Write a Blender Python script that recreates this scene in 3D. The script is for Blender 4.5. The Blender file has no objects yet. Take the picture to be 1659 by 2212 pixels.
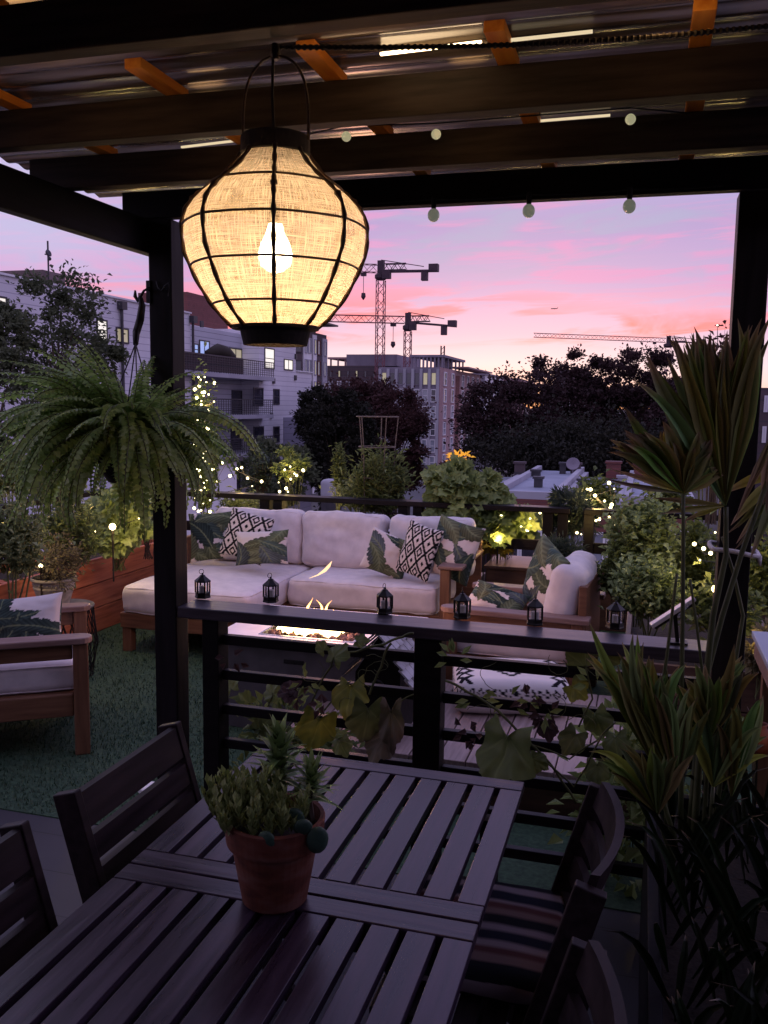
import bpy, bmesh, math, random
from mathutils import Vector, Matrix, Euler, noise
PI=math.pi; R_=math.radians
sc=bpy.context.scene; COL=sc.collection
rnd=random.Random(7)
V=Vector
# ------------------------------------------------------------------ camera model (photo measured on a 1659 x 2212 grid)
F,PITCH,ROLL,YAW,HC=1934.57,R_(6.8605),R_(0.806),R_(16.0856),1.70
CX,CY=829.5,1106.0
FW=V((-math.sin(YAW)*math.cos(PITCH),math.cos(YAW)*math.cos(PITCH),-math.sin(PITCH)))
_r=V((math.cos(YAW),math.sin(YAW),0)); _u=_r.cross(FW)
RT=_r*math.cos(ROLL)+_u*math.sin(ROLL); UP=_u*math.cos(ROLL)-_r*math.sin(ROLL)
CAM=V((0,0,HC))
def ray(x,y): return FW+RT*((x-CX)/F)-UP*((y-CY)/F)
def atz(x,y,z): d=ray(x,y); return CAM+d*((z-HC)/d.z)
def aty(x,y,Y): d=ray(x,y); return CAM+d*(Y/d.y)
def atx(x,y,X): d=ray(x,y); return CAM+d*(X/d.x)
def atd(x,y,D): return CAM+ray(x,y)*D
cam=bpy.data.cameras.new('camera'); camo=bpy.data.objects.new('camera',cam); COL.objects.link(camo)
cam.sensor_fit='VERTICAL'; cam.sensor_height=24; cam.sensor_width=18; cam.lens=24*F/2212
cam.clip_start=0.02; cam.clip_end=9000
camo.matrix_world=Matrix(((RT.x,UP.x,-FW.x,CAM.x),(RT.y,UP.y,-FW.y,CAM.y),(RT.z,UP.z,-FW.z,CAM.z),(0,0,0,1)))
sc.camera=camo
sc.render.engine='CYCLES'
sc.cycles.use_denoising=True
sc.cycles.max_bounces=8; sc.cycles.transparent_max_bounces=12
sc.cycles.sample_clamp_indirect=4; sc.cycles.sample_clamp_direct=0
sc.cycles.caustics_reflective=False; sc.cycles.caustics_refractive=False
sc.view_settings.view_transform='Standard'; sc.view_settings.look='None'; sc.view_settings.exposure=0

# ------------------------------------------------------------------ materials
def newmat(name):
    m=bpy.data.materials.new(name); m.use_nodes=True; nt=m.node_tree; nt.nodes.clear()
    return m,nt,nt.nodes,nt.links
def nd(nt,t,**k):
    n=nt.nodes.new(t)
    for a,b in k.items():
        if a.startswith('i_'): n.inputs[a[2:].replace('_',' ')].default_value=b
        else: setattr(n,a,b)
    return n
def ramp(nt,stops,interp='LINEAR'):
    n=nt.nodes.new('ShaderNodeValToRGB'); cr=n.color_ramp; cr.interpolation=interp
    while len(cr.elements)<len(stops): cr.elements.new(0.5)
    for e,(p,c) in zip(cr.elements,stops):
        e.position=p; e.color=(c[0],c[1],c[2],1)
    return n
def mat(name,cols,rough=.6,scale=(8,8,8),detail=5,bump=0.0,bscale=None,spec=.4,metal=0,emit=None,estr=0,isl=False,contrast=(.3,.7),sheen=0,coat=0):
    """noise-mottled principled material; cols = 1..3 colours, dark to light"""
    m,nt,N,L=newmat(name)
    out=nd(nt,'ShaderNodeOutputMaterial'); p=nd(nt,'ShaderNodeBsdfPrincipled'); L.new(p.outputs[0],out.inputs[0])
    p.inputs['Roughness'].default_value=rough; p.inputs['Specular IOR Level'].default_value=spec; p.inputs['Metallic'].default_value=metal
    if sheen: p.inputs['Sheen Weight'].default_value=sheen
    if coat: p.inputs['Coat Weight'].default_value=coat; p.inputs['Coat Roughness'].default_value=.25
    tc=nd(nt,'ShaderNodeTexCoord'); mp=nd(nt,'ShaderNodeMapping'); mp.inputs['Scale'].default_value=scale
    L.new(tc.outputs['Object'],mp.inputs[0])
    nz=nd(nt,'ShaderNodeTexNoise'); nz.inputs['Scale'].default_value=1; nz.inputs['Detail'].default_value=detail; L.new(mp.outputs[0],nz.inputs['Vector'])
    fac=nz.outputs[0]
    if isl:
        g=nd(nt,'ShaderNodeNewGeometry'); mx=nd(nt,'ShaderNodeMath',operation='MULTIPLY_ADD'); mx.inputs[1].default_value=isl; 
        L.new(g.outputs['Random Per Island'],mx.inputs[0])
        m2=nd(nt,'ShaderNodeMath',operation='SUBTRACT'); L.new(fac,m2.inputs[0]); m2.inputs[1].default_value=isl/2
        L.new(m2.outputs[0],mx.inputs[2]); fac=mx.outputs[0]
    if len(cols)==1: cols=[tuple(c*.75 for c in cols[0]),tuple(min(1,c*1.2) for c in cols[0])]
    st=[(contrast[0]+(contrast[1]-contrast[0])*i/(len(cols)-1),c) for i,c in enumerate(cols)]
    r=ramp(nt,st); L.new(fac,r.inputs[0]); L.new(r.outputs[0],p.inputs['Base Color'])
    # roughness breakup
    mr=nd(nt,'ShaderNodeMapRange'); mr.inputs[3].default_value=max(0,rough-.12); mr.inputs[4].default_value=min(1,rough+.12)
    L.new(nz.outputs[0],mr.inputs[0]); L.new(mr.outputs[0],p.inputs['Roughness'])
    if bump:
        b=nd(nt,'ShaderNodeBump'); b.inputs['Strength'].default_value=bump; b.inputs['Distance'].default_value=.004
        if bscale:
            n2=nd(nt,'ShaderNodeTexNoise'); n2.inputs['Scale'].default_value=bscale; n2.inputs['Detail'].default_value=3; L.new(tc.outputs['Object'],n2.inputs['Vector']); L.new(n2.outputs[0],b.inputs['Height'])
        else: L.new(nz.outputs[0],b.inputs['Height'])
        L.new(b.outputs[0],p.inputs['Normal'])
    if emit: p.inputs['Emission Color'].default_value=(*emit,1); p.inputs['Emission Strength'].default_value=estr
    return m
def emis(name,c,s,sample=True):
    m,nt,N,L=newmat(name); out=nd(nt,'ShaderNodeOutputMaterial'); e=nd(nt,'ShaderNodeEmission')
    e.inputs[0].default_value=(*c,1); e.inputs[1].default_value=s; L.new(e.outputs[0],out.inputs[0])
    if not sample: m.cycles.emission_sampling='NONE'
    return m
def leafmat(name,cols,trans=.35,rough=.5,usecol=False,spec=.35,isl=.9,pscale=3.0):
    m,nt,N,L=newmat(name); out=nd(nt,'ShaderNodeOutputMaterial'); p=nd(nt,'ShaderNodeBsdfPrincipled')
    p.inputs['Roughness'].default_value=rough; p.inputs['Specular IOR Level'].default_value=spec
    t=nd(nt,'ShaderNodeBsdfTranslucent'); mx=nd(nt,'ShaderNodeMixShader'); mx.inputs[0].default_value=trans
    L.new(p.outputs[0],mx.inputs[1]); L.new(t.outputs[0],mx.inputs[2]); L.new(mx.outputs[0],out.inputs[0])
    if usecol:
        a=nd(nt,'ShaderNodeVertexColor',layer_name='Col'); src=a.outputs[0]
        g=nd(nt,'ShaderNodeNewGeometry'); hs=nd(nt,'ShaderNodeHueSaturation')
        mr=nd(nt,'ShaderNodeMapRange'); mr.inputs[3].default_value=.6; mr.inputs[4].default_value=1.35
        L.new(g.outputs['Random Per Island'],mr.inputs[0]); L.new(mr.outputs[0],hs.inputs['Value']); L.new(src,hs.inputs['Color']); src=hs.outputs[0]
    else:
        g=nd(nt,'ShaderNodeNewGeometry'); tc=nd(nt,'ShaderNodeTexCoord'); nz=nd(nt,'ShaderNodeTexNoise'); nz.inputs['Scale'].default_value=pscale; nz.inputs['Detail'].default_value=2
        L.new(tc.outputs['Object'],nz.inputs['Vector'])
        a=nd(nt,'ShaderNodeMath',operation='MULTIPLY'); a.inputs[1].default_value=isl*.6; L.new(g.outputs['Random Per Island'],a.inputs[0])
        b=nd(nt,'ShaderNodeMath',operation='MULTIPLY_ADD'); b.inputs[1].default_value=1.1; L.new(nz.outputs[0],b.inputs[0]); L.new(a.outputs[0],b.inputs[2])
        c=nd(nt,'ShaderNodeMath',operation='SUBTRACT'); c.inputs[1].default_value=.3; L.new(b.outputs[0],c.inputs[0])
        r=ramp(nt,[(i/(len(cols)-1),cc) for i,cc in enumerate(cols)]); L.new(c.outputs[0],r.inputs[0]); src=r.outputs[0]
    L.new(src,p.inputs['Base Color']); L.new(src,t.inputs[0])
    return m
M={}
M['black_wood']=mat('black_wood',[(.0025,.002,.002),(.007,.005,.0055)],.55,(6,40,40),5,.25,spec=.15)
M['black_wood_y']=mat('black_wood_y',[(.0025,.002,.002),(.007,.005,.0055)],.55,(40,6,40),5,.25,spec=.15)
M['post_wood']=mat('post_wood',[(.005,.0035,.004),(.015,.011,.013)],.55,(40,40,5),5,.25,spec=.15)
M['rail_wood']=mat('rail_wood',[(.004,.003,.0035),(.012,.009,.011)],.45,(5,60,60),5,.2,spec=.15)
M['joist_wood']=mat('joist_wood',[(.022,.017,.014),(.062,.047,.038)],.6,(5,50,50),6,.3,spec=.15)
M['cedar']=mat('cedar',[(.72,.22,.025),(.95,.42,.07)],.6,(50,6,50),6,.2)
M['table_wood']=mat('table_wood',[(.014,.007,.013),(.034,.020,.034),(.070,.046,.074)],.30,(45,3.5,45),7,.25,contrast=(.25,.75),isl=.25)
M['table_wood_x']=mat('table_wood_x',[(.014,.007,.013),(.034,.020,.034),(.070,.046,.074)],.30,(3.5,45,45),7,.25,contrast=(.25,.75),isl=.25)
M['chair_wood']=mat('chair_wood',[(.009,.005,.006),(.030,.017,.020)],.45,(40,4,40),6,.2,spec=.22)
M['teak']=mat('teak',[(.105,.045,.024),(.20,.095,.05)],.5,(4,50,50),6,.2)
M['teak_grey']=mat('teak_grey',[(.15,.085,.070),(.27,.17,.145)],.5,(4,50,50),6,.2)
M['teak_v']=mat('teak_v',[(.105,.045,.024),(.20,.095,.05)],.5,(50,50,4),6,.2)
M['box_wood']=mat('box_wood',[(.045,.022,.016),(.09,.047,.033)],.4,(4,40,40),6,.2)
M['planter_wood']=mat('planter_wood',[(.24,.060,.032),(.42,.12,.066),(.50,.17,.095)],.6,(40,3,40),6,.3)
M['plat_wood']=mat('plat_wood',[(.20,.14,.13),(.36,.27,.26)],.55,(60,4,40),7,.4,isl=.4)
M['cushion']=mat('cushion',[(.56,.51,.53),(.68,.62,.63)],.95,(14,14,14),4,.25,bscale=420,spec=.1,sheen=.2)
M['cap_wood']=mat('cap_wood',[(.024,.018,.023),(.062,.049,.062)],.38,(5,60,60),6,.2)
M['soil']=mat('soil',[(.012,.008,.006),(.04,.027,.02)],.9,(60,60,60),6,1.0)
M['terracotta']=mat('terracotta',[(.06,.018,.012),(.155,.045,.026),(.20,.095,.075)],.8,(14,14,30),6,.3)
M['grey_pot']=mat('grey_pot',[(.20,.18,.15),(.40,.36,.31)],.7,(20,20,40),6,.4)
M['black_metal']=mat('black_metal',[(.006,.005,.005),(.018,.015,.014)],.45,(30,30,30),4,.1,metal=.3)
M['dark_cloth']=mat('dark_cloth',[(.022,.018,.014),(.05,.040,.03)],.9,(60,60,60),4,.3)
M['cane']=mat('cane',[(.035,.018,.010),(.08,.042,.022)],.6,(60,60,60),4,.2)
M['concrete']=mat('concrete',[(.58,.57,.60),(.74,.73,.77)],.55,(7,7,7),7,.1)
M['fire_base']=mat('fire_base',[(.055,.048,.052),(.10,.088,.095)],.6,(9,9,9),6,.1)
M['lava']=mat('lava',[(.04,.020,.014),(.20,.10,.07),(.38,.22,.17)],.9,(18,18,18),4,.5,isl=.6)
M['pan']=mat('pan',[(.03,.025,.022),(.07,.06,.055)],.5,(20,20,20),4,.1,metal=.7)
M['white_wax']=mat('white_wax',[(.62,.58,.56),(.75,.72,.70)],.5,(10,10,10),3,.05)
M['white_plastic']=mat('white_plastic',[(.62,.58,.60),(.75,.71,.73)],.35,(10,10,10),3,.05)
M['rope']=mat('rope',[(.50,.46,.46),(.75,.70,.69)],.9,(90,90,200),3,.8)
M['silver']=mat('silver',[(.45,.45,.48),(.7,.7,.74)],.25,(20,20,20),3,.05,metal=.9)
M['metal_grey']=mat('metal_grey',[(.08,.075,.08),(.16,.15,.155)],.5,(20,20,20),4,.1,metal=.4)
M['slate']=mat('slate',[(.22,.21,.23),(.42,.41,.45)],.7,(20,20,20),6,.4,isl=.5)
M['stem']=mat('stem',[(.05,.06,.018),(.12,.13,.045)],.6,(40,40,20),4,.2)
M['woody']=mat('woody',[(.045,.030,.022),(.10,.07,.05)],.8,(50,50,15),5,.5)
M['palm_stem']=mat('palm_stem',[(.035,.045,.014),(.085,.09,.03)],.5,(60,60,6),4,.2)
def glassmat(name,c=(1,1,1),alpha=.25,rough=.05):
    m,nt,N,L=newmat(name); out=nd(nt,'ShaderNodeOutputMaterial'); g=nd(nt,'ShaderNodeBsdfGlossy'); g.inputs['Roughness'].default_value=rough; g.inputs[0].default_value=(*c,1)
    t=nd(nt,'ShaderNodeBsdfTransparent'); mx=nd(nt,'ShaderNodeMixShader'); mx.inputs[0].default_value=alpha
    L.new(t.outputs[0],mx.inputs[1]); L.new(g.outputs[0],mx.inputs[2]); L.new(mx.outputs[0],out.inputs[0]); return m
M['glass']=glassmat('lantern_glass',(1,.96,.95),.10,.08)
M['bulb_lit']=emis('fairy_bulb',(1.0,.83,.42),9,False)
M['bulb_white']=emis('fairy_bulb_cool',(1.0,.93,.70),7,False)
M['lamp_core']=emis('lamp_core',(1.0,.80,.52),40,False)

# fabric of the big lantern: loose plain weave, lets the light through
def shade_mat():
    m,nt,N,L=newmat('woven_shade'); out=nd(nt,'ShaderNodeOutputMaterial')
    uv=nd(nt,'ShaderNodeUVMap'); 
    def threads(sx,sy,wob,seedoff):
        mp=nd(nt,'ShaderNodeMapping'); mp.inputs['Scale'].default_value=(sx,sy,1); mp.inputs['Location'].default_value=(seedoff,seedoff*.7,0); L.new(uv.outputs[0],mp.inputs[0])
        n=nd(nt,'ShaderNodeTexNoise'); n.inputs['Scale'].default_value=1; n.inputs['Detail'].default_value=1.5; n.inputs['Distortion'].default_value=wob; L.new(mp.outputs[0],n.inputs['Vector']); return n.outputs[0]
    warp=threads(760,10,.14,0); weft=threads(16,430,.14,5)
    mxx=nd(nt,'ShaderNodeMath',operation='MAXIMUM'); L.new(warp,mxx.inputs[0]); L.new(weft,mxx.inputs[1])
    cov=nd(nt,'ShaderNodeMapRange'); cov.inputs[1].default_value=.47; cov.inputs[2].default_value=.60; cov.inputs[3].default_value=.44; cov.inputs[4].default_value=.97; L.new(mxx.outputs[0],cov.inputs[0])
    big=threads(9,5,.6,11); bm=nd(nt,'ShaderNodeMapRange'); bm.inputs[1].default_value=.60; bm.inputs[2].default_value=.72; bm.inputs[3].default_value=1; bm.inputs[4].default_value=.72; L.new(big,bm.inputs[0])
    cm=nd(nt,'ShaderNodeMath',operation='MULTIPLY'); L.new(cov.outputs[0],cm.inputs[0]); L.new(bm.outputs[0],cm.inputs[1])
    col=ramp(nt,[(.40,(.40,.27,.15)),(.60,(.86,.71,.54))]); L.new(mxx.outputs[0],col.inputs[0])
    d=nd(nt,'ShaderNodeBsdfDiffuse'); t=nd(nt,'ShaderNodeBsdfTranslucent'); L.new(col.outputs[0],d.inputs[0]); L.new(col.outputs[0],t.inputs[0])
    m1=nd(nt,'ShaderNodeMixShader'); m1.inputs[0].default_value=.62; L.new(d.outputs[0],m1.inputs[1]); L.new(t.outputs[0],m1.inputs[2])
    tr=nd(nt,'ShaderNodeBsdfTransparent'); tr.inputs[0].default_value=(1,.93,.80,1)
    m2=nd(nt,'ShaderNodeMixShader'); L.new(cm.outputs[0],m2.inputs[0]); L.new(tr.outputs[0],m2.inputs[1]); L.new(m1.outputs[0],m2.inputs[2])
    L.new(m2.outputs[0],out.inputs[0]); return m
M['shade']=shade_mat()
def roofsheet_mat():
    m,nt,N,L=newmat('corrugated_sheet'); out=nd(nt,'ShaderNodeOutputMaterial'); p=nd(nt,'ShaderNodeBsdfPrincipled')
    p.inputs['Base Color'].default_value=(.060,.050,.048,1); p.inputs['Roughness'].default_value=.22; p.inputs['Specular IOR Level'].default_value=.8
    tc=nd(nt,'ShaderNodeTexCoord'); mp=nd(nt,'ShaderNodeMapping'); mp.inputs['Scale'].default_value=(1.6,22,1); L.new(tc.outputs['Object'],mp.inputs[0])
    nz=nd(nt,'ShaderNodeTexNoise'); nz.inputs['Scale'].default_value=1; nz.inputs['Detail'].default_value=5; L.new(mp.outputs[0],nz.inputs['Vector'])
    r=ramp(nt,[(.35,(.05,.038,.026)),(.52,(.115,.088,.060)),(.64,(.20,.165,.14))]); L.new(nz.outputs[0],r.inputs[0]); L.new(r.outputs[0],p.inputs['Base Color'])
    t=nd(nt,'ShaderNodeBsdfTranslucent'); t.inputs[0].default_value=(.24,.21,.18,1); mx=nd(nt,'ShaderNodeMixShader'); fm=nd(nt,'ShaderNodeMapRange'); fm.inputs[1].default_value=.52; fm.inputs[2].default_value=.70; fm.inputs[3].default_value=.01; fm.inputs[4].default_value=.22; L.new(nz.outputs[0],fm.inputs[0]); L.new(fm.outputs[0],mx.inputs[0])
    L.new(p.outputs[0],mx.inputs[1]); L.new(t.outputs[0],mx.inputs[2]); L.new(mx.outputs[0],out.inputs[0]); return m
M['sheet']=roofsheet_mat()
def vcol_mat(name,rough=.9,weave=500,bump=.3):
    m,nt,N,L=newmat(name); out=nd(nt,'ShaderNodeOutputMaterial'); p=nd(nt,'ShaderNodeBsdfPrincipled'); L.new(p.outputs[0],out.inputs[0])
    p.inputs['Roughness'].default_value=rough; p.inputs['Specular IOR Level'].default_value=.1
    a=nd(nt,'ShaderNodeVertexColor',layer_name='Col'); L.new(a.outputs[0],p.inputs['Base Color'])
    tc=nd(nt,'ShaderNodeTexCoord'); n=nd(nt,'ShaderNodeTexNoise'); n.inputs['Scale'].default_value=weave; L.new(tc.outputs['Object'],n.inputs['Vector'])
    b=nd(nt,'ShaderNodeBump'); b.inputs['Strength'].default_value=bump; b.inputs['Distance'].default_value=.002; L.new(n.outputs[0],b.inputs['Height']); L.new(b.outputs[0],p.inputs['Normal']); return m
M['print']=vcol_mat('printed_fabric')
def lines_mat(name,c1,c2,axis,freq,rough=.7,dirt=.5,width=.12,cscale=.4):
    """horizontal boards: dark joint lines along one axis plus blotches"""
    m,nt,N,L=newmat(name); out=nd(nt,'ShaderNodeOutputMaterial'); p=nd(nt,'ShaderNodeBsdfPrincipled'); L.new(p.outputs[0],out.inputs[0]); p.inputs['Roughness'].default_value=rough
    tc=nd(nt,'ShaderNodeTexCoord'); sp=nd(nt,'ShaderNodeSeparateXYZ'); L.new(tc.outputs['Object'],sp.inputs[0])
    a=nd(nt,'ShaderNodeMath',operation='MULTIPLY'); a.inputs[1].default_value=freq; L.new(sp.outputs[axis],a.inputs[0])
    fr=nd(nt,'ShaderNodeMath',operation='FRACT'); L.new(a.outputs[0],fr.inputs[0])
    lt=nd(nt,'ShaderNodeMath',operation='LESS_THAN'); lt.inputs[1].default_value=width; L.new(fr.outputs[0],lt.inputs[0])
    fl=nd(nt,'ShaderNodeMath',operation='FLOOR'); L.new(a.outputs[0],fl.inputs[0]); wn=nd(nt,'ShaderNodeTexWhiteNoise'); wn.noise_dimensions='1D'; L.new(fl.outputs[0],wn.inputs['W'])
    nz=nd(nt,'ShaderNodeTexNoise'); nz.inputs['Scale'].default_value=cscale; nz.inputs['Detail'].default_value=6; L.new(tc.outputs['Object'],nz.inputs['Vector'])
    ad=nd(nt,'ShaderNodeMath',operation='MULTIPLY_ADD'); ad.inputs[1].default_value=.35; L.new(wn.outputs[0],ad.inputs[0]); L.new(nz.outputs[0],ad.inputs[2])
    r=ramp(nt,[(.35,tuple(x*(1-dirt*.5) for x in c1)),(.85,c1)]); L.new(ad.outputs[0],r.inputs[0])
    mx=nd(nt,'ShaderNodeMix',data_type='RGBA'); L.new(lt.outputs[0],mx.inputs[0]); L.new(r.outputs[0],mx.inputs[6]); mx.inputs[7].default_value=(*c2,1)
    L.new(mx.outputs[2],p.inputs['Base Color'])
    b=nd(nt,'ShaderNodeBump'); b.inputs['Strength'].default_value=.5; b.inputs['Distance'].default_value=.01; b.invert=True; L.new(lt.outputs[0],b.inputs['Height']); L.new(b.outputs[0],p.inputs['Normal'])
    return m
M['siding']=lines_mat('white_siding',(.74,.72,.77),(.44,.42,.49),2,2.6,.7,.3,.10)
M['siding_grey']=lines_mat('grey_siding',(.27,.26,.33),(.13,.125,.16),2,2.0,.7,.3,.06)
M['siding_bay']=lines_mat('bay_siding',(.52,.52,.59),(.22,.22,.26),2,2.6,.7,.3,.10)
M['brick_red']=lines_mat('red_brick',(.19,.062,.055),(.12,.05,.05),2,7,.85,.6,.2,3)
M['brick_dark']=lines_mat('dark_brick',(.10,.07,.08),(.06,.05,.06),2,1.2,.85,.5,.15,.3)
M['deck']=lines_mat('deck_boards',(.036,.031,.040),(.012,.009,.010),1,4.2,.6,.7,.022,3)
M['parapet']=mat('parapet',[(.14,.10,.10),(.22,.16,.16)],.8,(1,1,1),5)
M['tower_panel']=mat('tower_panel',[(.31,.30,.35),(.44,.43,.48)],.7,(.5,.5,.2),5)
M['tower_white']=mat('tower_white',[(0.672,0.644,0.700),(0.850,0.840,0.850)],.7,(.5,.5,.2),5)
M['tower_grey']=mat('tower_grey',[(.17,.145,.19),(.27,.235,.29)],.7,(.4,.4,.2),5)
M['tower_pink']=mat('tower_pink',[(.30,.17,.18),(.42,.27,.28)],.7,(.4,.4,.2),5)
M['roof_white']=mat('roof_white',[(.20,.22,.29),(.34,.37,.45)],.6,(.5,.5,.5),7)
M['roof_grey']=mat('roof_grey',[(.10,.11,.14),(.22,.24,.29)],.7,(.6,.6,.6),7)
M['win_dark']=mat('window_glass_dark',[(.02,.02,.03),(.07,.07,.10)],.12,(1.5,1.5,1.5),3,spec=.9)
M['win_sky']=mat('window_glass_sky',[(.16,.18,.24),(.34,.36,.42)],.1,(.7,.7,.4),3,spec=1)
M['win_lit']=mat('window_lit',[(.5,.5,.5),(.7,.7,.6)],.3,(2,2,2),4,emit=(1,.93,.80),estr=.85)
M['win_lit_dim']=mat('window_lit_dim',[(.3,.3,.25),(.5,.5,.4)],.3,(2,2,2),4,emit=(1,.85,.45),estr=.28)
M['win_blue']=mat('window_blue',[(.1,.2,.6),(.4,.5,.9)],.3,(2,2,2),4,emit=(.45,.60,1),estr=.55)
M['frame_dark']=mat('frame_dark',[(.035,.032,.04),(.06,.055,.065)],.5,(3,3,3),3)
M['crane']=mat('crane_steel',[(.16,.055,.075),(.24,.09,.11)],.6,(1,1,1),4)
M['crane_dark']=mat('crane_dark',[(.04,.022,.035),(.08,.045,.06)],.6,(1,1,1),4)
M['crane_pale']=mat('crane_pale',[(.26,.13,.16),(.36,.20,.23)],.6,(1,1,1),4)
M['ground']=mat('ground',[(.03,.03,.028),(.07,.062,.06),(.10,.09,.09)],.9,(.08,.08,.08),8)
M['asphalt']=mat('asphalt',[(.05,.05,.055),(.09,.09,.10)],.8,(.4,.4,.4),7)
M['turf']=mat('turf_base',[(.014,.036,.018),(.044,.088,.046)],.95,(55,55,55),6,.8)
M['blade']=leafmat('turf_blade',[(.012,.032,.013),(.034,.074,.034),(.07,.115,.06)],.2)
M['fern']=leafmat('fern_leaf',[(.085,.155,.035),(.21,.34,.085),(.38,.52,.16),(.52,.66,.42)],.4,pscale=5)
M['basil']=leafmat('basil_leaf',[(.10,.135,.045),(.24,.31,.115),(.40,.48,.22)],.35,pscale=7)
M['shrub']=leafmat('shrub_leaf',[(.055,.075,.026),(.145,.185,.06),(.27,.32,.12)],.35,pscale=5)
M['shrub_pale']=leafmat('shrub_pale_leaf',[(.10,.13,.055),(.22,.26,.11),(.36,.40,.20)],.35,pscale=5)
M['grape']=leafmat('grape_leaf',[(.095,.13,.04),(.20,.26,.085),(.34,.40,.15)],.35,pscale=5)
M['conifer']=leafmat('conifer_leaf',[(0.028,0.045,0.031),(0.063,0.091,0.063),(0.098,0.126,0.098)],.2,pscale=5)
M['dry']=leafmat('dry_leaf',[(0.098,0.084,0.042),(0.182,0.154,0.084),(0.266,0.238,0.140)],.3,pscale=8)
M['yellow']=leafmat('yellow_leaf',[(.16,.13,.02),(.30,.23,.03),(.40,.28,.05)],.35,pscale=5)
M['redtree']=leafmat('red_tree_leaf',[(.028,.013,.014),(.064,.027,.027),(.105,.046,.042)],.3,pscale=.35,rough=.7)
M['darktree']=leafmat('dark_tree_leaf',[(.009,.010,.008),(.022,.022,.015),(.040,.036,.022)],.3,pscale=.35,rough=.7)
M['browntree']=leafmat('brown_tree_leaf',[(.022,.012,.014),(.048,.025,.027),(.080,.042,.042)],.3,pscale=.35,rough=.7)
M['olivetree']=leafmat('olive_tree_leaf',[(.035,.045,.022),(.085,.10,.052),(.14,.16,.095)],.3,pscale=.9,rough=.6)
M['succulent']=leafmat('succulent_leaf',[(.11,.16,.045),(.25,.31,.11),(.38,.42,.20)],.15,pscale=9)
M['aloe']=leafmat('aloe_leaf',[(.09,.15,.05),(.19,.29,.10),(.30,.40,.17)],.15,pscale=9)
M['cactus']=mat('cactus_pad',[(.03,.065,.045),(.055,.105,.075)],.5,(40,40,40),4,.3)
M['vine']=leafmat('vine_leaf',[],.3,usecol=True)
M['palm']=leafmat('palm_leaf',[],.22,usecol=True,rough=.45)
M['redflower']=mat('red_flower',[(.30,.02,.03),(.5,.05,.06)],.6,(30,30,30),3)
M['pinkflower']=mat('pale_flower',[(.5,.38,.42),(.7,.6,.62)],.7,(30,30,30),3)

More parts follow.
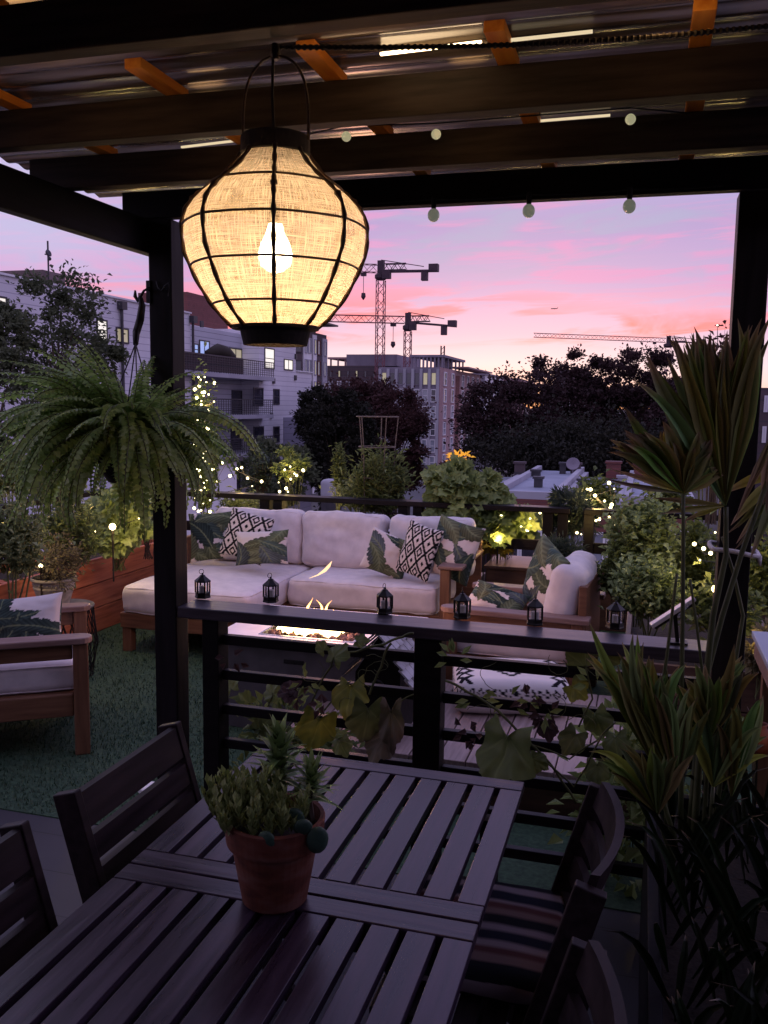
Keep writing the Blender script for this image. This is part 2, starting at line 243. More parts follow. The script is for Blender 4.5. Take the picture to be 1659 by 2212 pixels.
# ------------------------------------------------------------------ mesh builder
MW={}
class MB:
    def __init__(s): s.v=[]; s.f=[]; s.c=None; s.uv=None
    def add(s,vs,fs,cols=None):
        o=len(s.v); s.v.extend(V(p) for p in vs); s.f.extend(tuple(i+o for i in f) for f in fs)
        if cols is not None:
            if s.c is None: s.c=[(1,1,1)]*o
            s.c.extend(cols)
        elif s.c is not None: s.c.extend([(1,1,1)]*len(vs))
        return s
    def box(s,x0,x1,y0,y1,z0,z1):
        vs=[(x,y,z) for x in (x0,x1) for y in (y0,y1) for z in (z0,z1)]
        return s.add(vs,[(0,1,3,2),(4,6,7,5),(0,4,5,1),(2,3,7,6),(0,2,6,4),(1,5,7,3)])
    def obox(s,c,size,rot=None):
        rot=rot or Matrix.Identity(3); c=V(c); h=[d/2 for d in size]
        vs=[c+rot@V((x*h[0],y*h[1],z*h[2])) for x in (-1,1) for y in (-1,1) for z in (-1,1)]
        return s.add(vs,[(0,1,3,2),(4,6,7,5),(0,4,5,1),(2,3,7,6),(0,2,6,4),(1,5,7,3)])
    def bar(s,p,q,w,h,up=(0,0,1)):
        p=V(p);q=V(q);d=(q-p); L=d.length; d.normalize(); up=V(up)
        if abs(d.dot(up))>.98: up=V((0,1,0))
        a=d.cross(up).normalized(); b=a.cross(d).normalized()
        rot=Matrix((a,d,b)).transposed()
        return s.obox((p+q)/2,(w,L,h),rot)
    def tube(s,pts,r,seg=6,cap=True):
        pts=[V(p) for p in pts]; n=len(pts); rs=r if isinstance(r,(list,tuple)) else [r]*n
        vs=[];fs=[]; prev=None
        for i,p in enumerate(pts):
            t=(pts[min(i+1,n-1)]-pts[max(i-1,0)]).normalized()
            if prev is None:
                a=t.orthogonal().normalized()
            else:
                a=prev-t*prev.dot(t)
                a=a.normalized() if a.length>1e-6 else t.orthogonal().normalized()
            prev=a; b=t.cross(a)
            for k in range(seg):
                th=2*PI*k/seg; vs.append(p+(a*math.cos(th)+b*math.sin(th))*rs[i])
        for i in range(n-1):
            for k in range(seg):
                k2=(k+1)%seg; fs.append((i*seg+k,i*seg+k2,(i+1)*seg+k2,(i+1)*seg+k))
        if cap:
            fs.append(tuple(range(seg-1,-1,-1))); fs.append(tuple((n-1)*seg+k for k in range(seg)))
        return s.add(vs,fs)
    def ring(s,c,r,rr,n=24,seg=5,ax=None,squash=1):
        pts=[V(c)+V((math.cos(2*PI*i/n)*r,math.sin(2*PI*i/n)*r*squash,0)) if ax is None else V(c)+(ax@V((math.cos(2*PI*i/n)*r,math.sin(2*PI*i/n)*r*squash,0))) for i in range(n+1)]
        return s.tube(pts,rr,seg,False)
    def lathe(s,prof,seg=24,c=(0,0,0),cap=True,ph=0):
        c=V(c); vs=[];fs=[];n=len(prof)
        for r,z in prof:
            for k in range(seg): th=2*PI*k/seg+ph; vs.append(c+V((r*math.cos(th),r*math.sin(th),z)))
        for i in range(n-1):
            for k in range(seg):
                k2=(k+1)%seg; fs.append((i*seg+k,i*seg+k2,(i+1)*seg+k2,(i+1)*seg+k))
        if cap: fs.append(tuple(range(seg-1,-1,-1))); fs.append(tuple((n-1)*seg+k for k in range(seg)))
        return s.add(vs,fs)
    def ball(s,c,r,seg=8,rings=5,sq=1):
        prof=[(max(1e-4,r*math.sin(PI*i/rings)),-r*sq*math.cos(PI*i/rings)) for i in range(rings+1)]
        return s.lathe(prof,seg,c,False)
    def leaf(s,p,d,n,L,W,fold=.25,droop=.15):
        p=V(p); d=V(d).normalized(); n=V(n); sd=d.cross(n)
        if sd.length<1e-4: sd=d.orthogonal()
        sd.normalize(); n=sd.cross(d).normalized()
        m=p+d*L*.5; t=p+d*L-n*(droop*L); up=n*(fold*W)
        s.add([p,m+sd*(W/2)+up,t,m-sd*(W/2)+up],[(0,1,2),(0,2,3)]); return s
    def lobed(s,p,d,n,L,W,fold=.25,droop=.15):
        p=V(p); d=V(d).normalized(); n=V(n); sd=d.cross(n)
        if sd.length<1e-4: sd=d.orthogonal()
        sd.normalize(); n=sd.cross(d).normalized()
        pr=[(0,0),(-.10,.30),(.18,.50),(.34,.32),(.62,.44),(.68,.20),(1.0,0)]
        out=[(a,b) for a,b in pr]+[(a,-b) for a,b in pr[-2:0:-1]]
        vs=[p+d*(.38*L)]+[p+d*(a*L)+sd*(b*W)+n*(fold*abs(b)*W-droop*L*a*a) for a,b in out]; k=len(out)
        return s.add(vs,[(0,1+i,1+(i+1)%k) for i in range(k)])
    def build(s,name,m,parent=None,smooth=False,bevel=0,local=False,recenter=True,merge=False):
        me=bpy.data.meshes.new(name)
        vs=s.v; org=V((0,0,0))
        if parent is not None and not local:
            inv=MW[parent].inverted(); vs=[inv@p for p in vs]
        elif parent is None and recenter:
            xs=[p.x for p in vs]; ys=[p.y for p in vs]; org=V(((min(xs)+max(xs))/2,(min(ys)+max(ys))/2,min(p.z for p in vs))); vs=[p-org for p in vs]
        me.from_pydata([tuple(p) for p in vs],[],s.f)
        if s.c is not None:
            a=me.color_attributes.new('Col','FLOAT_COLOR','POINT')
            flat=[]
            for c in s.c: flat.extend((c[0],c[1],c[2],1.0))
            a.data.foreach_set('color',flat)
        if s.uv is not None:
            ul=me.uv_layers.new(name='UVMap')
            for lp in me.loops: ul.data[lp.index].uv=s.uv[lp.vertex_index]
        if merge:
            bm=bmesh.new(); bm.from_mesh(me); bmesh.ops.remove_doubles(bm,verts=bm.verts,dist=1e-5); bmesh.ops.recalc_face_normals(bm,faces=bm.faces); bm.to_mesh(me); bm.free()
        if smooth: me.polygons.foreach_set('use_smooth',[True]*len(me.polygons))
        me.materials.append(m if not isinstance(m,str) else M[m])
        o=bpy.data.objects.new(name,me); COL.objects.link(o)
        if parent is not None: o.parent=parent; MW[o]=MW[parent]
        else: o.location=org; MW[o]=Matrix.Translation(org)
        if bevel:
            b=o.modifiers.new('edge','BEVEL'); b.width=bevel; b.segments=2; b.limit_method='ANGLE'; b.angle_limit=R_(40)
        me.update(); return o
def tag(o,label,cat,group=None,kind=None):
    if kind in('structure',): o['kind']=kind
    elif kind: o['kind']=kind
    if label: o['label']=label
    if cat: o['category']=cat
    if group: o['group']=group
    return o
def thing(name,label,cat,loc=(0,0,0),rz=0,group=None):
    o=bpy.data.objects.new(name,None); COL.objects.link(o); o.empty_display_size=.1
    o.location=loc; o.rotation_euler=(0,0,rz); MW[o]=Matrix.Translation(V(loc))@Matrix.Rotation(rz,4,'Z')
    return tag(o,label,cat,group)
def struct(o): o['kind']='structure'; return o
def copy_tree(o,parent=None):
    c=o.copy(); COL.objects.link(c)
    if parent is not None: c.parent=parent
    for ch in list(o.children): copy_tree(ch,c)
    return c
def dup(o,loc,rz,label,scale=1):
    c=copy_tree(o); c.location=loc; c.rotation_euler=(0,0,rz); c['label']=label; c.scale=(scale,)*3; return c

# ------------------------------------------------------------------ world: dusk sky
SUN_EL,SUN_AZ=1.0,-8.0     # degrees; azimuth measured from +Y towards +X
w=bpy.data.worlds.new('World'); sc.world=w; w.use_nodes=True; nt=w.node_tree; nt.nodes.clear(); L=nt.links
out=nd(nt,'ShaderNodeOutputWorld'); bg=nd(nt,'ShaderNodeBackground'); bg2=nd(nt,'ShaderNodeBackground'); addn=nd(nt,'ShaderNodeAddShader')
L.new(bg.outputs[0],addn.inputs[0]); L.new(bg2.outputs[0],addn.inputs[1]); L.new(addn.outputs[0],out.inputs[0])
sky=nd(nt,'ShaderNodeTexSky'); sky.sky_type='NISHITA'; sky.sun_disc=False; sky.sun_elevation=R_(SUN_EL); sky.sun_rotation=R_(SUN_AZ); L.new(sky.outputs[0],bg2.inputs[0]); bg2.inputs[1].default_value=.03
tc=nd(nt,'ShaderNodeTexCoord'); sp=nd(nt,'ShaderNodeSeparateXYZ'); L.new(tc.outputs['Generated'],sp.inputs[0])
def MT(op,a,b=None,c=None):
    n=nd(nt,'ShaderNodeMath',operation=op)
    for i,x in enumerate((a,b,c)):
        if x is None: continue
        if isinstance(x,(int,float)): n.inputs[i].default_value=x
        else: L.new(x,n.inputs[i])
    return n.outputs[0]
def smooth(x,a,b):
    n=nd(nt,'ShaderNodeMapRange',interpolation_type='SMOOTHSTEP'); L.new(x,n.inputs[0]); n.inputs[1].default_value=a; n.inputs[2].default_value=b; return n.outputs[0]
el=MT('MULTIPLY',MT('ARCSINE',sp.outputs[2]),180/PI); az=MT('MULTIPLY',MT('ARCTAN2',sp.outputs[0],sp.outputs[1]),180/PI)
elf=MT('DIVIDE',el,60)
base=ramp(nt,[(0,(.90,.50,.28)),(.7/60,(.90,.60,.45)),(1.5/60,(.80,.68,.70)),(2.6/60,(.72,.69,.84)),(4.4/60,(.68,.50,.75)),(7/60,(.53,.38,.70)),(11/60,(.41,.32,.64)),(16/60,(.50,.42,.80)),(30/60,(.56,.50,.98)),(1,(.52,.50,1.05))]); L.new(elf,base.inputs[0])
def clouds(sx,sy,slope,off,detail,dist):
    cb=nd(nt,'ShaderNodeCombineXYZ'); L.new(MT('MULTIPLY_ADD',az,sx,off),cb.inputs[0]); L.new(MT('MULTIPLY',MT('MULTIPLY_ADD',az,-slope,el),sy),cb.inputs[1]); cb.inputs[2].default_value=off
    n=nd(nt,'ShaderNodeTexNoise'); n.inputs['Scale'].default_value=1; n.inputs['Detail'].default_value=detail; n.inputs['Roughness'].default_value=.52; n.inputs['Distortion'].default_value=dist; L.new(cb.outputs[0],n.inputs['Vector']); return n.outputs[0]
c1=clouds(.080,.95,.050,3.3,7,.9); c2=clouds(.085,.95,.06,9.1,6,1.0); c3=clouds(.16,.55,.05,21.7,8,1.2)
brk=smooth(c3,.34,.56)
def mixc(fac,a,b):
    n=nd(nt,'ShaderNodeMix',data_type='RGBA'); 
    if isinstance(fac,(int,float)): n.inputs[0].default_value=fac
    else: L.new(fac,n.inputs[0])
    for i,x in ((6,a),(7,b)):
        if isinstance(x,tuple): n.inputs[i].default_value=(*x,1)
        else: L.new(x,n.inputs[i])
    return n.outputs[2]
win1=MT('MULTIPLY',smooth(el,3.3,4.5),MT('SUBTRACT',1,smooth(el,6.0,9.5)))
m1=MT('MULTIPLY',MT('MULTIPLY',smooth(c1,.43,.56),win1),MT('MULTIPLY_ADD',brk,.6,.4))
m1=MT('MULTIPLY',m1,MT('SUBTRACT',1,MT('MULTIPLY',MT('MULTIPLY',smooth(az,-14,2),smooth(el,4.9,6.2)),.65)))
pinkc=ramp(nt,[(3/12,(1.0,.22,.23)),(4.8/12,(1.0,.22,.29)),(6.5/12,(.92,.28,.46)),(1,(.70,.38,.70))]); L.new(MT('DIVIDE',el,12),pinkc.inputs[0])
colr=mixc(m1,base.outputs[0],pinkc.outputs[0])
win2=MT('MULTIPLY',smooth(el,6,8),MT('SUBTRACT',1,smooth(el,13,22)))
m2=MT('MULTIPLY',MT('MULTIPLY',smooth(c2,.45,.60),win2),MT('MULTIPLY',brk,.85)); colr=mixc(m2,colr,(.70,.30,.62))
win3=MT('MULTIPLY',smooth(el,6.5,10),.8); m3=MT('MULTIPLY',smooth(c1,.58,.44),win3); m3=MT('MULTIPLY',m3,MT('SUBTRACT',1,smooth(el,14,30))); colr=mixc(MT('MULTIPLY',m3,MT('SUBTRACT',1.25,brk)),colr,(.38,.38,.64))
# left part of the sky is paler
lf=MT('MULTIPLY',smooth(az,-24,-38),smooth(el,5,10)); colr=mixc(MT('MULTIPLY',lf,.6),colr,(.62,.58,.84))
# below horizon and away from the sunset
bk=smooth(MT('ABSOLUTE',MT('SUBTRACT',az,-10)),55,130); colr=mixc(MT('MULTIPLY',bk,.8),colr,(.56,.48,.80))
dn=smooth(el,.4,-1.5); colr=mixc(dn,colr,(.05,.045,.06))
L.new(colr,bg.inputs[0]); bg.inputs[1].default_value=1.0
sun=bpy.data.lights.new('sun','SUN'); sun.energy=.12; sun.angle=R_(10); sun.color=(1,.55,.5); so=bpy.data.objects.new('sun',sun); COL.objects.link(so)
sd=V((math.sin(R_(SUN_AZ))*math.cos(R_(4)),math.cos(R_(SUN_AZ))*math.cos(R_(4)),math.sin(R_(4)))); so.rotation_euler=(sd).to_track_quat('Z','Y').to_euler()
def plight(name,loc,power,col=(1,.62,.28),r=.03):
    l=bpy.data.lights.new(name,'POINT'); l.energy=power; l.color=col; l.shadow_soft_size=r; o=bpy.data.objects.new(name,l); COL.objects.link(o); o.location=loc; return o
GZ=-9.3
# ================================================================== SETTING
g=MB(); g.box(-2500,2500,-300,5000,GZ-1,GZ); struct(g.build('ground','ground',recenter=False))
a_=atd(948,985,150); g=MB(); g.bar((a_.x+14,20,GZ+.004),(a_.x-20,420,GZ+.004),9,.008); struct(g.build('road','asphalt',recenter=False))
g=MB(); g.box(-4.6,3.2,-2.2,2.98,-.30,0); struct(g.build('deck_floor','deck',recenter=False))
g=MB(); g.box(-4.6,3.2,2.983,7.6,-.30,.004); struct(g.build('lawn','turf',recenter=False))
# artificial grass blades (short, dense)
g=MB(); q=random.Random(3)
for i in range(42000):
    x=q.uniform(-3.75,-1.3); y=q.uniform(2.985,6.6)
    if q.random()<(y-3)/5: continue
    a=q.uniform(0,2*PI); h=q.uniform(.012,.024); d=V((math.cos(a),math.sin(a),0)); s=V((-d.y,d.x,0))*.0028; p=V((x,y,.003))
    t=p+d*h*.6+V((0,0,h)); g.v.extend([p-s,p+s,t]); k=len(g.v); g.f.append((k-3,k-2,k-1))
tag(g.build('turf_grass','blade',recenter=False),'short green artificial grass covering the lounge floor','grass',kind='stuff')

g=MB(); g.box(-5.2,4.2,-2.6,-2.25,-.3,3.4); o=g.build('wall','brick_dark',recenter=False); o['kind']='structure'  # unseen house wall behind the camera, added to darken the foreground
g=MB(); g.box(1.9,1.98,-2.2,2.4,0,2.1); tag(g.build('light_block_fence','black_wood_y'),'unseen dark board fence added to block light from the right','fence')  # out-of-view fence, added to keep sky light off the right side
# raised boardwalk tile behind the railing
pl=thing('deck_platform','low platform of greyish wooden boards under the patterned pouf','platform',(-.7,4.1,.004))
g=MB(); 
x=-1.53
while x<.15:
    wd=.118; g.box(x,min(x+wd,.2),3.60,4.70,.175,.2); x+=.124
g.build('board','plat_wood',pl,bevel=.003)
for y in (3.62,4.1,4.62):
    g=MB(); g.box(-1.52,.18,y,y+.05,.004,.174); g.build('bearer','box_wood',pl)

# ================================================================== PERGOLA
pg=thing('pergola','dark stained timber pergola with corrugated roof over the dining table','pergola',(-.68,2.9,0))
RY=2.9
for x0,x1 in ((-1.70,-1.61),(.233,.325)):
    g=MB(); g.box(x0,x1,RY-.035,RY+.055,0,2.328); g.build('post','post_wood',pg,bevel=.004)
g=MB(); g.box(-1.745,-1.702,-1.4,2.985,2.215,2.332); g.build('side_beam','black_wood_y',pg,bevel=.004)
g=MB(); g.box(.328,.372,-1.4,2.985,2.235,2.345); g.build('side_beam','post_wood',pg,bevel=.004)
g=MB(); g.box(-1.80,.45,2.865,2.91,2.332,2.425); g.build('joist','black_wood',pg,bevel=.003)
for y in (.58,1.05,1.49,2.005,2.42):
    g=MB(); g.box(-1.84,.50,y,y+.045,2.334,2.425); g.build('joist','joist_wood',pg,bevel=.003)
for y0,y1,xs_ in ((1.33,1.535,(-1.24,-.85,-.45)),(1.835,2.05,(-1.585,-1.14,-.735,-.34,.05)),(2.335,2.465,(-1.60,-1.15,-.74,-.34,.06)),(2.83,2.91,(-1.15,-.74,-.34,.06))):
    for x in xs_:
        g=MB(); g.box(x,x+.042,y0,y1,2.4265,2.449); g.build('batten','cedar',pg,bevel=.002)
g=MB(); n=320
for i in range(n+1):
    y=-1.5+4.53*i/n; z=2.456+.005*math.sin(y*2*PI/.085)
    g.v+= [V((-2.0,y,z)),V((-.6,y,z)),V((.7,y,z))]
    if i: k=len(g.v); g.f+= [(k-6,k-5,k-2,k-3),(k-5,k-4,k-1,k-2)]
g.build('roof_sheet','sheet',pg,smooth=True)
# small bright seam strips between sheets
# cord slung under the joists that carries the lantern
HOOK=V((-.655,1.54,2.318))
g=MB(); pts=[]
A_=HOOK+V((.005,.01,.006)); B_=atz(1659,28,2.395); B_=V((.336,B_.y,2.375))
for i in range(25):
    t=i/24; p=A_.lerp(B_,t); p.z-=.018*math.sin(PI*t); pts.append(p)
for i in range(24):
    pass
g.tube(pts,.0035,6); 
for i in range(95):
    t=i/94; p=A_.lerp(B_,t); p.z-=.018*math.sin(PI*t); g.ball(p,.0055,5,4)
tag(g.build('cord','black_metal',recenter=False),'twisted black cord strung under the roof joists beside the lantern hook','cord')

# ================================================================== FRONT RAILING
fr=thing('railing','dark timber railing with flat cap between the two pergola posts','railing',(-.66,RY,0))
g=MB(); g.box(-1.608,.231,2.868,3.01,.915,.956); g.build('top_rail','cap_wood',fr,bevel=.004)
for xa,xb in ((-1.52,-1.455),(-.72,-.625)):
    g=MB(); g.box(xa,xb,2.89,2.975,0,.913); g.build('post','black_wood',fr,bevel=.003)
for z in (.815,.683,.551,.42,.29,.16):
    g=MB(); g.box(-1.453,-.722,2.918,2.948,z-.0,z+.036); g.box(-.623,.231,2.918,2.948,z,z+.036); g.build('rail','rail_wood',fr,bevel=.003)

# ================================================================== LANTERN (hanging)
LC=V((HOOK.x,HOOK.y,0))
ln=thing('hanging_lantern','large glowing woven lantern with dark ribs hanging from the joist','lantern',(LC.x,LC.y,1.80))
K=.000822
def zz(py): return 1.70+(914-py)*0+ (atd(588,py,1.585).z-1.70)
prof_px=[(327,72),(345,84),(365,101),(386,124),(403,147),(419,166),(436,182),(454,194),(480,201),(510,201),(545,196),(580,181),(615,164),(650,142),(680,118),(703,93)]
prof=[(r*K,zz(y)) for y,r in prof_px]
def rad(z):
    for (r0,z0),(r1,z1) in zip(prof,prof[1:]):
        if z1<=z<=z0: t=(z-z1)/(z0-z1+1e-9); return r1+(r0-r1)*t
    return prof[-1][0]
NS=8; SUBD=8; ph0=R_(-90-23.0)
g=MB(); g.uv=[]; seg=NS*SUBD
# subdivide profile
pp=[]
for i in range(len(prof)-1):
    for k in range(3):
        t=k/3; pp.append((prof[i][0]*(1-t)+prof[i+1][0]*t,prof[i][1]*(1-t)+prof[i+1][1]*t))
pp.append(prof[-1])
for j,(r,z) in enumerate(pp):
    for k in range(seg+1):
        fr_=(k%SUBD)/SUBD; th=ph0+2*PI*k/seg; pin=1-.035*math.sin(PI*fr_)   # fabric slightly flat between ribs
        rr=r*pin-.0025
        g.v.append(V((LC.x+rr*math.cos(th),LC.y+rr*math.sin(th),z))); g.uv.append((k/seg,j/len(pp)))
for j in range(len(pp)-1):
    for k in range(seg):
        a=j*(seg+1)+k; g.f.append((a,a+1,a+seg+2,a+seg+1))
g.build('shade','shade',ln,smooth=True)
for k in range(NS):
    th=ph0+2*PI*k/NS; g=MB(); pts=[V((LC.x+(r+.001)*math.cos(th),LC.y+(r+.001)*math.sin(th),z)) for r,z in pp]
    rs=[.0039+(.0010*math.sin(i*1.3+k)) for i in range(len(pts))]; kk=int(len(pts)*.36)+k%3; rs[kk]=.0070
    g.tube(pts,rs,6); g.build('rib','cane',ln,smooth=True)
for py in (403,487,573,655):
    z=zz(py); g=MB(); r=rad(z); pts=[]
    for i in range(65):
        fr_=(i%SUBD)/SUBD; th=ph0+2*PI*i/64; rr=r*(1-.03*math.sin(PI*fr_))+.0005; pts.append(V((LC.x+rr*math.cos(th),LC.y+rr*math.sin(th),z)))
    g.tube(pts,.0021,5,False); g.build('hoop','cane',ln,smooth=True)
zt,zb=zz(292),zz(333)
g=MB(); g.lathe([(.045,zt),(.060,zt-.001),(.0615,zt-.004),(.062,zb+.002),(.060,zb),(.050,zb),(.050,zt-.002)],32,(LC.x,LC.y,0),False); g.build('top_band','dark_cloth',ln,smooth=False)
z0,z1=zz(705),zz(742)
g=MB(); g.lathe([(.080,z0+.004),(.079,z0-.002),(.064,z0-.004),(.058,z1),(.052,z1),(.050,z0-.004)],32,(LC.x,LC.y,0),False); g.build('bottom_band','dark_cloth',ln)
g=MB(); pts=[]
zh=HOOK.z-.012
for i in range(25):
    t=i/24; a=PI*t; pts.append(V((LC.x-.063*math.cos(a)*1.0,LC.y+.0,0)))
    s=math.sin(a); pts[-1].z= (zt-.01)+ (zh-zt+.01)*(s**.55)
g.tube(pts,.0026,6); g.build('handle','cane',ln,smooth=True)
g=MB(); g.tube([(LC.x-.004,LC.y,zh+.006),(LC.x-.006,LC.y,(zh+zt)/2),(LC.x-.002,LC.y,zt-.002),(LC.x-.002,LC.y,zz(420))],.0028,6); g.build('cable','black_metal',ln)
g=MB(); g.lathe([(.007,zh+.02),(.009,zh+.004),(.006,zh-.006)],10,(LC.x,LC.y,0)); g.build('hook','black_metal',ln)
g=MB(); g.lathe([(.014,zz(428)),(.015,zz(470)),(.012,zz(478))],14,(LC.x,LC.y,0)); g.build('lamp_holder','black_metal',ln)
zc=zz(548)
g=MB(); g.lathe([(.0125,zz(478)),(.017,zz(498)),(.026,zz(520)),(.031,zz(545)),(.027,zz(567)),(.014,zz(579)),(.002,zz(583))],16,(LC.x,LC.y,0)); g.build('bulb','lamp_core',ln,smooth=True)
plight('lantern_glow',(LC.x,LC.y,zc-.055),1.02,(1,.52,.25),.03)

# ================================================================== STRING LIGHT (three globes under the front joist)
sl=thing('string_light','string of small frosted globe bulbs hung along the front joist','string light',(-.4,2.85,2.33))
tops=[aty(936,442,2.845),aty(1142,438,2.845),aty(1360,430,2.845)]
g=MB(); xs=[-1.55]+[p.x for p in tops]+[.24]; pts=[]
for i in range(len(xs)-1):
    for k in range(6):
        t=k/6; pts.append(V((xs[i]*(1-t)+xs[i+1]*t,2.852,2.345-.006*math.sin(PI*t))))
g.tube(pts,.003,5); g.build('cord','black_metal',sl)
M['globe']=mat('frosted_globe',[(.72,.70,.62),(.80,.78,.70)],.15,(20,20,20),2,emit=(.9,1,.75),estr=.10,spec=.8)
for p in tops:
    g=MB(); g.lathe([(.007,2.352),(.0085,2.345),(.0085,2.322),(.007,2.315)],10,(p.x,2.852,0)); s_=g.build('socket','black_metal',sl)
    g=MB(); g.ball((p.x,2.852,2.296),.0195,16,10,1.08); g.build('bulb','globe',s_,smooth=True)
# glowing globes added to stand for bulb reflections in the roof sheet
g3=thing('string_light','glowing globes standing in for bulb reflections on the roof sheet','string light',(-.4,2.25,2.42))
pts=[]
gl=[atz(745,286,2.405),atz(940,281,2.405),atz(1362,248,2.405)]
for i,p in enumerate([V((-1.5,2.6,2.412))]+[V((p.x,p.y,2.412)) for p in gl]+[V((.3,2.55,2.412))]): pts.append(p)
g=MB(); g.tube([V((p_.x,p_.y,2.4215)) for p_ in pts],.0018,5); g.build('cord','black_metal',g3)
M['reflection_globe']=mat('reflection_globe',[(.8,.78,.65),(.9,.85,.7)],.15,(20,20,20),2,emit=(1,.95,.55),estr=.30)
for p in gl:
    g=MB(); g.ball((p.x,p.y+.012,2.398),.013,14,8,1.0); g.build('bulb','reflection_globe',g3,smooth=True)
# small lit strip on the roof near the lantern
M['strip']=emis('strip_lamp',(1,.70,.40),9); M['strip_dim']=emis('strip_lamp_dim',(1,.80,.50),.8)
for x_,y_,pw_ in ((-1.30,1.70,.42),(-.55,1.72,.42),(.0,1.70,.35),(-1.15,2.24,.16),(-.45,2.24,.16)): plight('batten_fill',(x_,y_,2.365),pw_,(1,.52,.20),.05)  # added fill lights brightening battens and joist faces, not cast by the strips
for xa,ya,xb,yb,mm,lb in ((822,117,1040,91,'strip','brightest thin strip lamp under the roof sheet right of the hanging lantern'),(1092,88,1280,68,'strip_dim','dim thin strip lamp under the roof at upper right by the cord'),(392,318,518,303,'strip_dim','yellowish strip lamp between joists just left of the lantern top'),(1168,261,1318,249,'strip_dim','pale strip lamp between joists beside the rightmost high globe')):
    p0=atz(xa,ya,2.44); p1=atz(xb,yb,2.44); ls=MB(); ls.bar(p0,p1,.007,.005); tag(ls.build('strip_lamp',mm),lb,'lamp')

# ================================================================== DINING TABLE
tb=thing('dining_table','dark slatted folding garden table in the foreground','table',(-.64,1.3,0))
TZ=.71
def slats(name,x0,x1,y0,y1,nsl,endN,endF):
    g=MB(); ew=.058; g2_=MB()
    g.box(x0,x1,y1-ew,y1,TZ-.024,TZ); 
    g2_.box(x0,x1,y0,y0+ew,TZ-.024,TZ)
    gp=.0155; wd=(x1-x0-gp*(nsl-1))/nsl
    h=MB()
    for i in range(nsl):
        a=x0+i*(wd+gp); h.box(a,a+wd,y0+ew+.003,y1-ew-.003,TZ-.022,TZ-.0005)
    o=h.build(name,'table_wood',tb,bevel=.0015); g.build('end_board','table_wood_x',o,bevel=.0025); g2_.build('end_board','table_wood_x',o,bevel=.0025)
slats('tabletop',-1.025,-.262,1.612,2.293,11,1,1)
slats('tabletop',-1.025,-.262,.92,1.606,11,1,1)
g=MB(); g.box(-.99,-.96,.95,2.26,.64,.685); g.box(-.325,-.295,.95,2.26,.64,.685); g.box(-.95,-.33,1.55,1.58,.64,.685); g.build('frame','chair_wood',tb,bevel=.003)
for x in (-.97,-.36):
    for y in (1.0,2.18):
        g=MB(); g.box(x,x+.045,y,y+.045,0,.64); g.build('leg','chair_wood',tb,bevel=.003)

# ================================================================== DINING CHAIRS (local: seat faces +x)
def dining_chair(label,curved,mat_='chair_wood'):
    t=thing('dining_chair',label,'chair',group='folding chairs around the dining table')
    for s in (-1,1):
        g=MB(); y=s*.235
        g.bar((-.205,y,0) if curved else (-.12,y,0),(-.255 if not curved else -.30,y,.86),.024,.075,(1,0,0)) if False else None
        # rear upright: rakes back from the seat
        p0=V((-.10,y,.40)); p1=V((-.214,y,.797)); g.bar(p0,p1,.026,.062,(1,0,.28))
        g.build('back_stile',mat_,t,local=True,bevel=.003)
        g=MB(); g.bar((.20,y,0),(-.19,y,.47),.024,.042,(1,0,.3)); g.build('leg',mat_,t,local=True,bevel=.003)
        g=MB(); g.bar((-.20,y*.86,0),(.18,y*.86,.42),.024,.042,(1,0,-.3)); g.build('leg',mat_,t,local=True,bevel=.003)
        if False:
            g=MB(); g.bar((-.19,y*1.06,.64),(.17,y*1.06,.635),.045,.022,(0,0,1)); g.build('armrest',mat_,t,local=True,bevel=.004)
    g=MB()
    for i in range(7): x=-.17+i*.058; g.box(x,x+.048,-.222,.222,.435,.452)
    g.build('seat',mat_,t,local=True,bevel=.003)
    zs=((.505,.060),(.590,.055),(.665,.055),(.752,.082)) if not curved else ((.50,.055),(.595,.055),(.69,.055),(.785,.065))
    for z,h in zs:
        g=MB(); nn=10
        for i in range(nn):
            ya=-.222+.444*i/nn; yb=-.222+.444*(i+1)/nn
            def X(yy,zq): return -.10-(zq-.40)*.287+(.018 if not curved else 0)-(.040*(1-(yy/.222)**2) if curved else 0)
            vs=[]
            for yy in (ya,yb):
                for zq in (z-h/2,z+h/2):
                    vs+= [V((X(yy,zq)-.009,yy,zq)),V((X(yy,zq)+.009,yy,zq))]
            g.add(vs,[(0,1,3,2),(4,6,7,5),(0,4,5,1),(2,3,7,6),(0,2,6,4),(1,5,7,3)])
        g.build('back_slat',mat_,t,local=True,merge=False)
    return t
c1_=dining_chair('dark wooden folding chair tucked in at the far left of the dining table',False)
c1_.location=(-1.035,1.94,0)
dup(c1_,(-1.045,1.30,0),0,'dark wooden folding chair tucked in at the near left of the dining table')
M['chair_dark']=mat('chair_dark',[(.012,.008,.009),(.040,.027,.030)],.5,(40,4,40),6,.2,spec=.15)
c2_=dining_chair('curved back wooden chair with striped seat pad at right of the table',True,'chair_dark')
c2_.location=(-.27,1.88,0); c2_.rotation_euler=(0,0,PI)
dup(c2_,(-.25,1.21,0),PI+.05,'curved back wooden chair without a pad nearest the right table edge')
